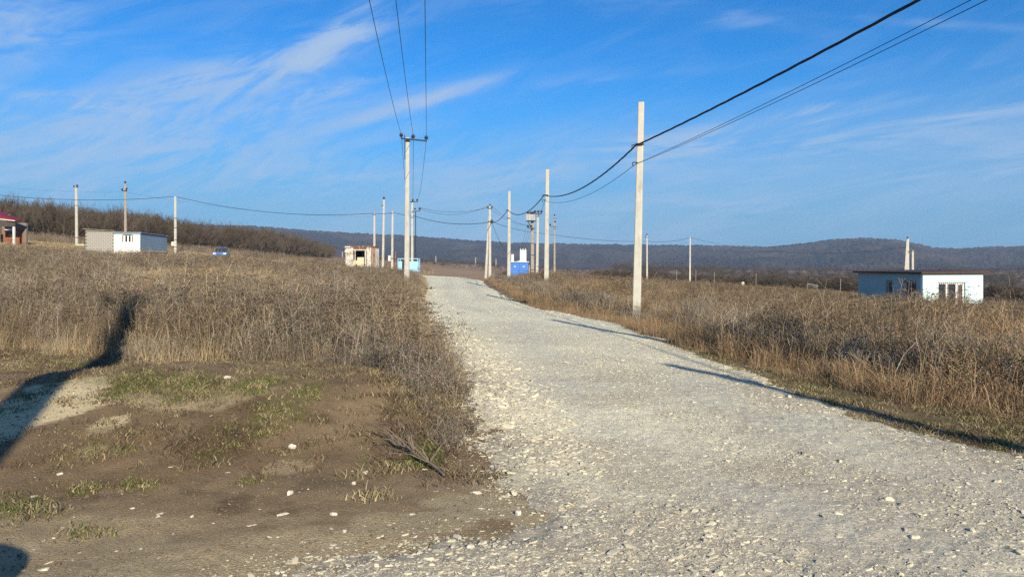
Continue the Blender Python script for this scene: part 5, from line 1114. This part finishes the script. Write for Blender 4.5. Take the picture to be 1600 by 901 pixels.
# --- crimson-roofed house at the left edge
def red_house():
    Y0 = 84; x1 = (4 - 800) / F * Y0; z0 = gz1(x1, Y0) - .3; t0 = empty('crimson_roof_house', (x1, Y0, z0), label='brick house with crimson metal roofs and porch at the left edge', cat='house')
    def X(px, yy=0): return (px - 800) / F * (Y0 + yy) - x1
    def Z(py, yy=0): return zat(py, Y0 + yy) - z0
    mb = MB(); mb.box(X(-95), X(-14), 0, 2.6, 0, Z(336)); mb.build('main_wall', M['grey_wood'], t0)
    s = MB(); e = Z(333.0); r_ = Z(318); xa, xb = X(-100), X(15, 3.2); s.add([(xa, -.8, e), (xb, -.8, e), (xb, 3.2, e), (xa, 3.2, e), (xb - 2.6, 1.2, Z(316, 1.2)), (xa + 3, 1.2, Z(316, 1.2)), (xa, -.8, e + .08), (xb, -.8, e + .08), (xb, 3.2, e + .08), (xa, 3.2, e + .08)], [(0, 1, 2, 3), (6, 7, 4, 5), (7, 8, 4), (8, 9, 5, 4), (9, 6, 5), (0, 6, 7, 1), (1, 7, 8, 2), (2, 8, 9, 3), (3, 9, 6, 0)]); s.build('roof', M['red_roof'], t0)
    s = MB(); s.box(xa, xb + .01, -.84, -.805, e - .12, e + .06); s.box(xb + .005, xb + .04, -.80, 3.2, e - .12, e + .06); s.build('fascia', M['fascia'], t0)
    # porch
    s = MB(); a0, a1 = X(6), X(35); zz0, zz1 = Z(334.5), Z(345.0); s.add([(a0, -1.2, zz0), (a1, -1.2, zz1), (a1, .1, zz1 + .12), (a0, .1, zz0 + .12), (a0, -1.2, zz0 - .42), (a1, -1.2, zz1 - .06), (a1, .1, zz1), (a0, .1, zz0 - .3)], [(0, 1, 2, 3), (7, 6, 5, 4), (0, 4, 5, 1), (1, 5, 6, 2), (2, 6, 7, 3), (3, 7, 4, 0)]); s.build('porch_roof', M['red_roof'], t0)
    s = MB(); s.bar((a0, -1.24, Z(342.5)), (a1, -1.24, Z(346.0)), .07, .12, ch=.1); s.build('porch_fascia', M['fascia'], t0)
    s = MB(); s.box(a0, X(32), -.95, -.8, Z(354.5), Z(347.0)); s.build('porch_beam', M['dark_wood'], t0)
    s = MB(); s.box(X(29), X(31.5), -1.0, -.8, 0, Z(355)); s.build('post', M['fascia'], t0)
    s = MB(); s.box(X(-1), X(2), -1.0, -.8, 0, Z(350)); s.build('post', M['concrete'], t0)
    wl_ = MB(); wl_.box(X(3, 1.6), X(41, 1.6), 1.6, 1.9, 0, Z(347)); wl_.build('brick_backing', M['mortar'], t0)
    bl = MB(); bl.box(0, .46, -.03, 0, 0, .13); bme = bl.mesh('brick', M['brick'])
    for r_2 in range(18):
        for c_ in range(6):
            x0 = X(3, 1.6) + c_ * .48 + (.24 if r_2 % 2 else 0)
            if x0 + .46 > X(41, 1.6) or .3 + r_2 * .15 > Z(356): continue
            o = link('brick', bme, t0); o.location = (x0, 1.6, .3 + r_2 * .15)
    s = MB(); s.box(X(8, 1.6), X(21, 1.6), 1.50, 1.56, Z(358.5), Z(356)); s.build('window_lintel', M['fascia'], t0)
    s = MB(); s.box(X(9, 1.6), X(20, 1.6), 1.52, 1.565, Z(364), Z(358.5)); s.build('window_pane', M['glass'], t0)
red_house()
# --- rusty booth
def booth():
    Y0 = 75.0; x0, x1 = (540 - 800) / F * Y0, (586 - 800) / F * Y0; z0 = gz1((x0 + x1) / 2, Y0) - .05; zt = zat(386, Y0); Hh = zt - z0; t0 = empty('rusty_booth', (x0, Y0, z0), label='abandoned metal booth with peeling white paint and rust, its doorway open', cat='booth')
    Lx = x1 - x0; DEP = 2.3
    def X(px): return (px - 540) / F * Y0
    def Z(py): return zat(py, Y0) - z0
    p = MB(); p.box(0, X(552), 0, .08, .12, Hh); p.build('front_panel', M['rusty_white'], t0)
    p = MB(); p.box(X(573), X(580), 0, .08, .12, Hh); p.build('front_panel', M['rusty_white'], t0)
    p = MB(); p.box(X(580.2), Lx, .012, .08, .12, Hh); p.build('front_panel', M['rust'], t0)
    for k in range(5): s = MB(); xx = X(573) + .1 + k * .15; s.box(xx, xx + .03, -.02, -.001, .2, Hh - .1); s.build('rib', M['rusty_white'], t0)
    for k in range(3): s = MB(); xx = .12 + k * .24; s.box(xx, xx + .03, -.02, -.001, .2, Hh - .1); s.build('rib', M['rusty_white'], t0)
    p = MB(); p.box(X(552), X(573), 0, .08, Z(389.5), Hh); p.build('header_panel', M['rust'], t0)
    fr = MB(); fr.box(X(552), X(573), -.05, .06, Z(391.3), Z(389.6)); fr.box(X(554), X(555.5), .0, .09, .12, Z(391.5)); fr.box(X(570), X(572), .0, .09, .12, Z(391.5)); fr.build('door_frame', M['rusty_white'], t0)
    # inside
    p = MB(); p.box(.08, Lx - .08, DEP - .08, DEP, .12, Z(401.5)); p.build('rear_panel', M['cream'], t0)
    p = MB(); p.box(.08, X(556), DEP - .08, DEP, Z(401.5), Hh); p.box(X(570), Lx - .08, DEP - .08, DEP, Z(401.5), Hh); p.box(X(556), X(570), DEP - .08, DEP, Z(391), Hh); p.build('rear_frame', M['dark_wood'], t0)
    p = MB(); p.box(X(556), X(570), DEP - .05, DEP - .03, Z(401.5), Z(391)); p.build('rear_pane', M['glass'], t0)
    p = MB(); p.box(X(556.5), X(569.5), .55, .62, .12, Z(401.8)); p.build('counter', M['cream'], t0)
    p = MB(); p.box(0, .08, .08, DEP, .12, Hh); p.build('side_panel', M['rusty_white'], t0); p = MB(); p.box(Lx - .08, Lx, .08, DEP, .12, Hh - .05); p.build('side_panel', M['rusty_white'], t0)
    for k in range(6): s = MB(); yy = .25 + k * .35; s.box(Lx, Lx + .02, yy, yy + .03, .2, Hh - .15); s.build('rib', M['rusty_white'], t0)
    p = MB(); p.box(-.05, Lx + .04, -.10, DEP + .05, Hh, Hh + .10); p.build('roof', M['rust'], t0)
    p = MB(); p.box(-.05, X(549), -.14, -.101, Hh - .06, Hh + .08); p.build('roof_edge', M['rusty_white'], t0)
    p = MB(); p.box(0, Lx, 0.02, DEP - .02, 0, .12); p.build('floor_frame', M['rust'], t0)
    p = MB(); p.tube([(-.05, -.1, Hh - .35), (.25, -.1, Hh - .38), (.25, -.1, Hh - .48), (-.05, -.1, Hh - .46)], .05, 6); p.build('lamp_bracket', M['fascia'], t0)
booth()
# --- pale blue bin shelter
def shelter():
    Y0 = 80.0; x0 = (622 - 800) / F * Y0; z0 = gz1(x0 + 1, Y0) - .05; t0 = empty('bin_shelter', (x0, Y0, z0), label='pale blue sheet-metal bin shelter behind the tall left pole', cat='bin shelter'); w = (653 - 622) / F * Y0; Hh = zat(403.5, Y0) - z0
    for (xx, yy) in ((0, 0), (w, 0), (0, 1.5), (w, 1.5)): p = MB(); p.box(xx - .035, xx + .035, yy - .035, yy + .035, 0, Hh + .02); p.build('post', M['pale_blue'], t0)
    p = MB()
    for (a, b, c, d_) in ((.036, w - .036, -.03, .03), (.036, w - .036, 1.47, 1.53)): p.box(a, b, c, d_, Hh - .06, Hh)
    p.box(-.03, .03, .036, 1.464, Hh - .06, Hh); p.box(w - .03, w + .03, .036, 1.464, Hh - .06, Hh); p.build('top_rail', M['pale_blue'], t0)
    hp = Hh - .32
    def panel(a, b, yy, thick=.02):
        m_ = max(2, int((b - a) / .16)); 
        for i in range(m_): q = MB(); s0 = a + (b - a) * i / m_; q.box(s0 + .004, s0 + (b - a) / m_ - .004, yy - (.02 if i % 2 else 0), yy + thick, .06, hp); q.build('sheet', M['pale_blue'], t0)
    panel(.05, w * .20, 0); panel(w * .58, w - .05, 0); panel(.05, w - .05, 1.48)
    for xx in (.0, w):
        for i in range(8): q = MB(); yy = .06 + i * .175; q.box(xx - .012, xx + .012, yy, yy + .167, .06, hp); q.build('sheet', M['pale_blue'], t0)
    b_ = empty('dustbin', (x0 + w * .38, Y0 + .75, z0 + .06), label='dark steel dustbin inside the pale blue shelter', cat='bin')
    q = MB(); q.box(-.42, .42, -.35, .35, .05, hp - .1); q.build('tub', M['steel'], b_); q = MB(); q.box(-.45, .45, -.38, .38, hp - .1, hp - .04); q.build('lid', M['steel'], b_)
    p = MB(); p.tube([(0, 0, -.3), (0, 0, 2.3)], .055, 6); x = (618 - 800) / F * 72; o = p.build('rusty_stake', M['rust']); o.location = (x, 72, gz1(x, 72)); tag(o, 'thin rusty steel post left of the pale blue bin shelter', 'post')
shelter()
# --- blue substation
def substation():
    Y0 = 80.0; x0 = (797.5 - 800) / F * Y0; w = (825.5 - 797.5) / F * Y0; z0 = gz1(x0 + 1, Y0) - .05; t0 = empty('substation_kiosk', (x0, Y0, z0), label='bright blue transformer substation box with white housings and horns on top', cat='substation'); Hh = zat(409.5, Y0) - z0; dp = 1.6
    def X(px): return (px - 797.5) / F * Y0
    def Z(py): return zat(py, Y0) - z0
    p = MB(); p.box(0, w, 0, dp, .3, Hh); p.build('body', M['kiosk_blue'], t0)
    for (a, b) in ((.04, w / 2 - .01), (w / 2 + .01, w - .04)):
        q = MB(); q.box(a, b, -.03, -.001, .38, Hh - .08); dr = q.build('door', M['kiosk_blue'], t0)
        q = MB(); q.box((a + b) / 2 - .12, (a + b) / 2 + .12, -.06, -.031, Hh - .5, Hh - .4); q.build('vent', M['pale_blue'], dr)
        q = MB(); q.box(b - .10, b - .06, -.06, -.031, .9, 1.05); q.build('handle', M['steel'], dr)
    p = MB(); p.box(-.08, w + .08, -.12, dp + .08, Hh, Hh + .07); p.build('roof', M['white_metal'], t0)
    p = MB(); p.box(.15, .35, .1, 1.5, 0, .3); p.box(w - .35, w - .15, .1, 1.5, 0, .3); p.build('plinth', M['concrete'], t0)
    a, b = X(812.5), X(822.5); zt = Z(390.5); p = MB(); p.box(a, b, .3, 1.0, Hh + .07, zt); p.build('bushing_housing', M['white_metal'], t0)
    p = MB(); p.add([(a - .35, .3, Hh + .072), (a, .3, Hh + .072), (a, .3, Hh + .2), (a - .35, 1.0, Hh + .072), (a, 1.0, Hh + .072), (a, 1.0, Hh + .2)], [(0, 1, 2), (5, 4, 3), (0, 2, 5, 3), (0, 3, 4, 1), (1, 4, 5, 2)]); p.build('housing_skirt', M['galv'], t0)
    for k in range(3):
        xx = a + .08 + k * (b - a - .16) / 2; q = MB(); q.tube([(xx, .6, zt), (xx - .02, .58, zt + .12), (xx - .05, .5, zt + .22)], [.06, .045, .03], 6); q.build('horn', M['white_metal'], t0); insulator(t0, (xx - .05, .5, zt + .18), .8)
    p = MB(); p.box(X(799), X(802.8), .3, .6, Hh + .07, Z(397)); p.build('vent_box', M['white_metal'], t0)
    p = MB(); p.box(X(826.5), X(827.8), .1, .3, 0, Hh - .3); p.build('cable_duct', M['concrete_old'], t0)
substation()
# --- blue car at the edge of the wood
def car():
    Y0 = 97; x = (346 - 800) / F * Y0; z = gz1(x, Y0) + .0; t0 = empty('parked_car', (x, Y0, z), .25, label='small blue car half hidden in the grass before the left wood', cat='car')
    zoff = zat(397.5, Y0) - z - 1.42
    t0.location.z += max(0, 0)
    def loft(prof, w0, w1, name, mat):
        mb = MB(); n_ = len(prof); vs = [(-w0 if zz < .9 else -w1, yy, zz) for yy, zz in prof] + [(w0 if zz < .9 else w1, yy, zz) for yy, zz in prof]
        mb.add(vs, [tuple(range(n_)), tuple(reversed(range(n_, 2 * n_)))] + [(i, i + n_, (i + 1) % n_ + n_, (i + 1) % n_) for i in range(n_)]); return mb.build(name, mat, t0)
    loft([(-1.95, .35), (-1.98, .6), (-1.85, .78), (-1.0, .9), (1.6, .93), (1.9, .85), (1.95, .4)], .80, .76, 'body', M['car_blue']); loft([(-1.0, .905), (-.45, 1.36), (.2, 1.42), (1.0, 1.40), (1.55, .935)], .74, .60, 'cabin_glass', M['glass']); r = MB(); r.box(-.58, .58, -.42, 1.0, 1.415, 1.45); r.build('roof', M['car_blue'], t0)
    for sx_ in (-.78, .78):
        for yy in (-1.25, 1.25):
            w = MB(); w.tube([(sx_ - .1, yy, .30), (sx_ + .1, yy, .30)], .30, 12); wo_ = w.build('wheel', M['tyre'], t0)
            w = MB(); w.tube([(sx_ - .11, yy, .30), (sx_ + .11, yy, .30)], .17, 8); w.build('rim', M['galv'], wo_)
    for sx_ in (-.6, .6): h_ = MB(); h_.box(sx_ - .16, sx_ + .16, -2.0, -1.93, .58, .74); h_.build('headlight', M['frame_white'], t0)
    h_ = MB(); h_.box(-.8, .8, -2.04, -1.96, .34, .5); h_.build('bumper', M['steel'], t0)
car()
# pale trailer-like pipes far right and a white bag in the weeds
def rack():
    Y0 = 104; x = (1268 - 800) / F * Y0; t0 = empty('pipe_rack', (x, Y0, gz1(x, Y0)), label='low pale metal rack of pipes in the far weeds left of the blue house', cat='rack')
    for k, (a, b) in enumerate((((-.6, 0, 1.35), (.9, 0, 1.0)), ((-.6, .3, 1.15), (.9, .3, .8)))): m_ = MB(); m_.tube([a, b], .05, 6); m_.build('pipe', M['galv'], t0)
    for xx in (-.5, .8): m_ = MB(); m_.tube([(xx, .15, -.1), (xx, .15, 1.2)], .04, 6); m_.build('leg', M['galv'], t0)
rack()
x, y = (1161 - 800) / F * 100, 100; o = link('white_boulder', stone_mesh('white_boulder', 410, .8, white_stone, 9)); o.location = (x, y, gz1(x, y) + .85); o.scale = (.25, .25, .55); tag(o, 'white lump showing among far weeds right of the lone far pole', 'boulder')

# ------------------------------------------------------------ haze
hb = MB(); hb.box(-2800, 2800, -2800, 2800, -40, 130); hm = D.materials.new('haze_air'); hm.use_nodes = True; t = hm.node_tree; t.nodes.clear()
pv = N(t, 'ShaderNodeVolumePrincipled'); pv.inputs['Color'].default_value = (.45, .68, 1.0, 1); pv.inputs['Density'].default_value = 0.00014; pv.inputs['Anisotropy'].default_value = 0.0
mo = N(t, 'ShaderNodeOutputMaterial'); t.links.new(pv.outputs[0], mo.inputs['Volume']); haze = hb.build('haze', hm); tag(haze, kind='stuff')
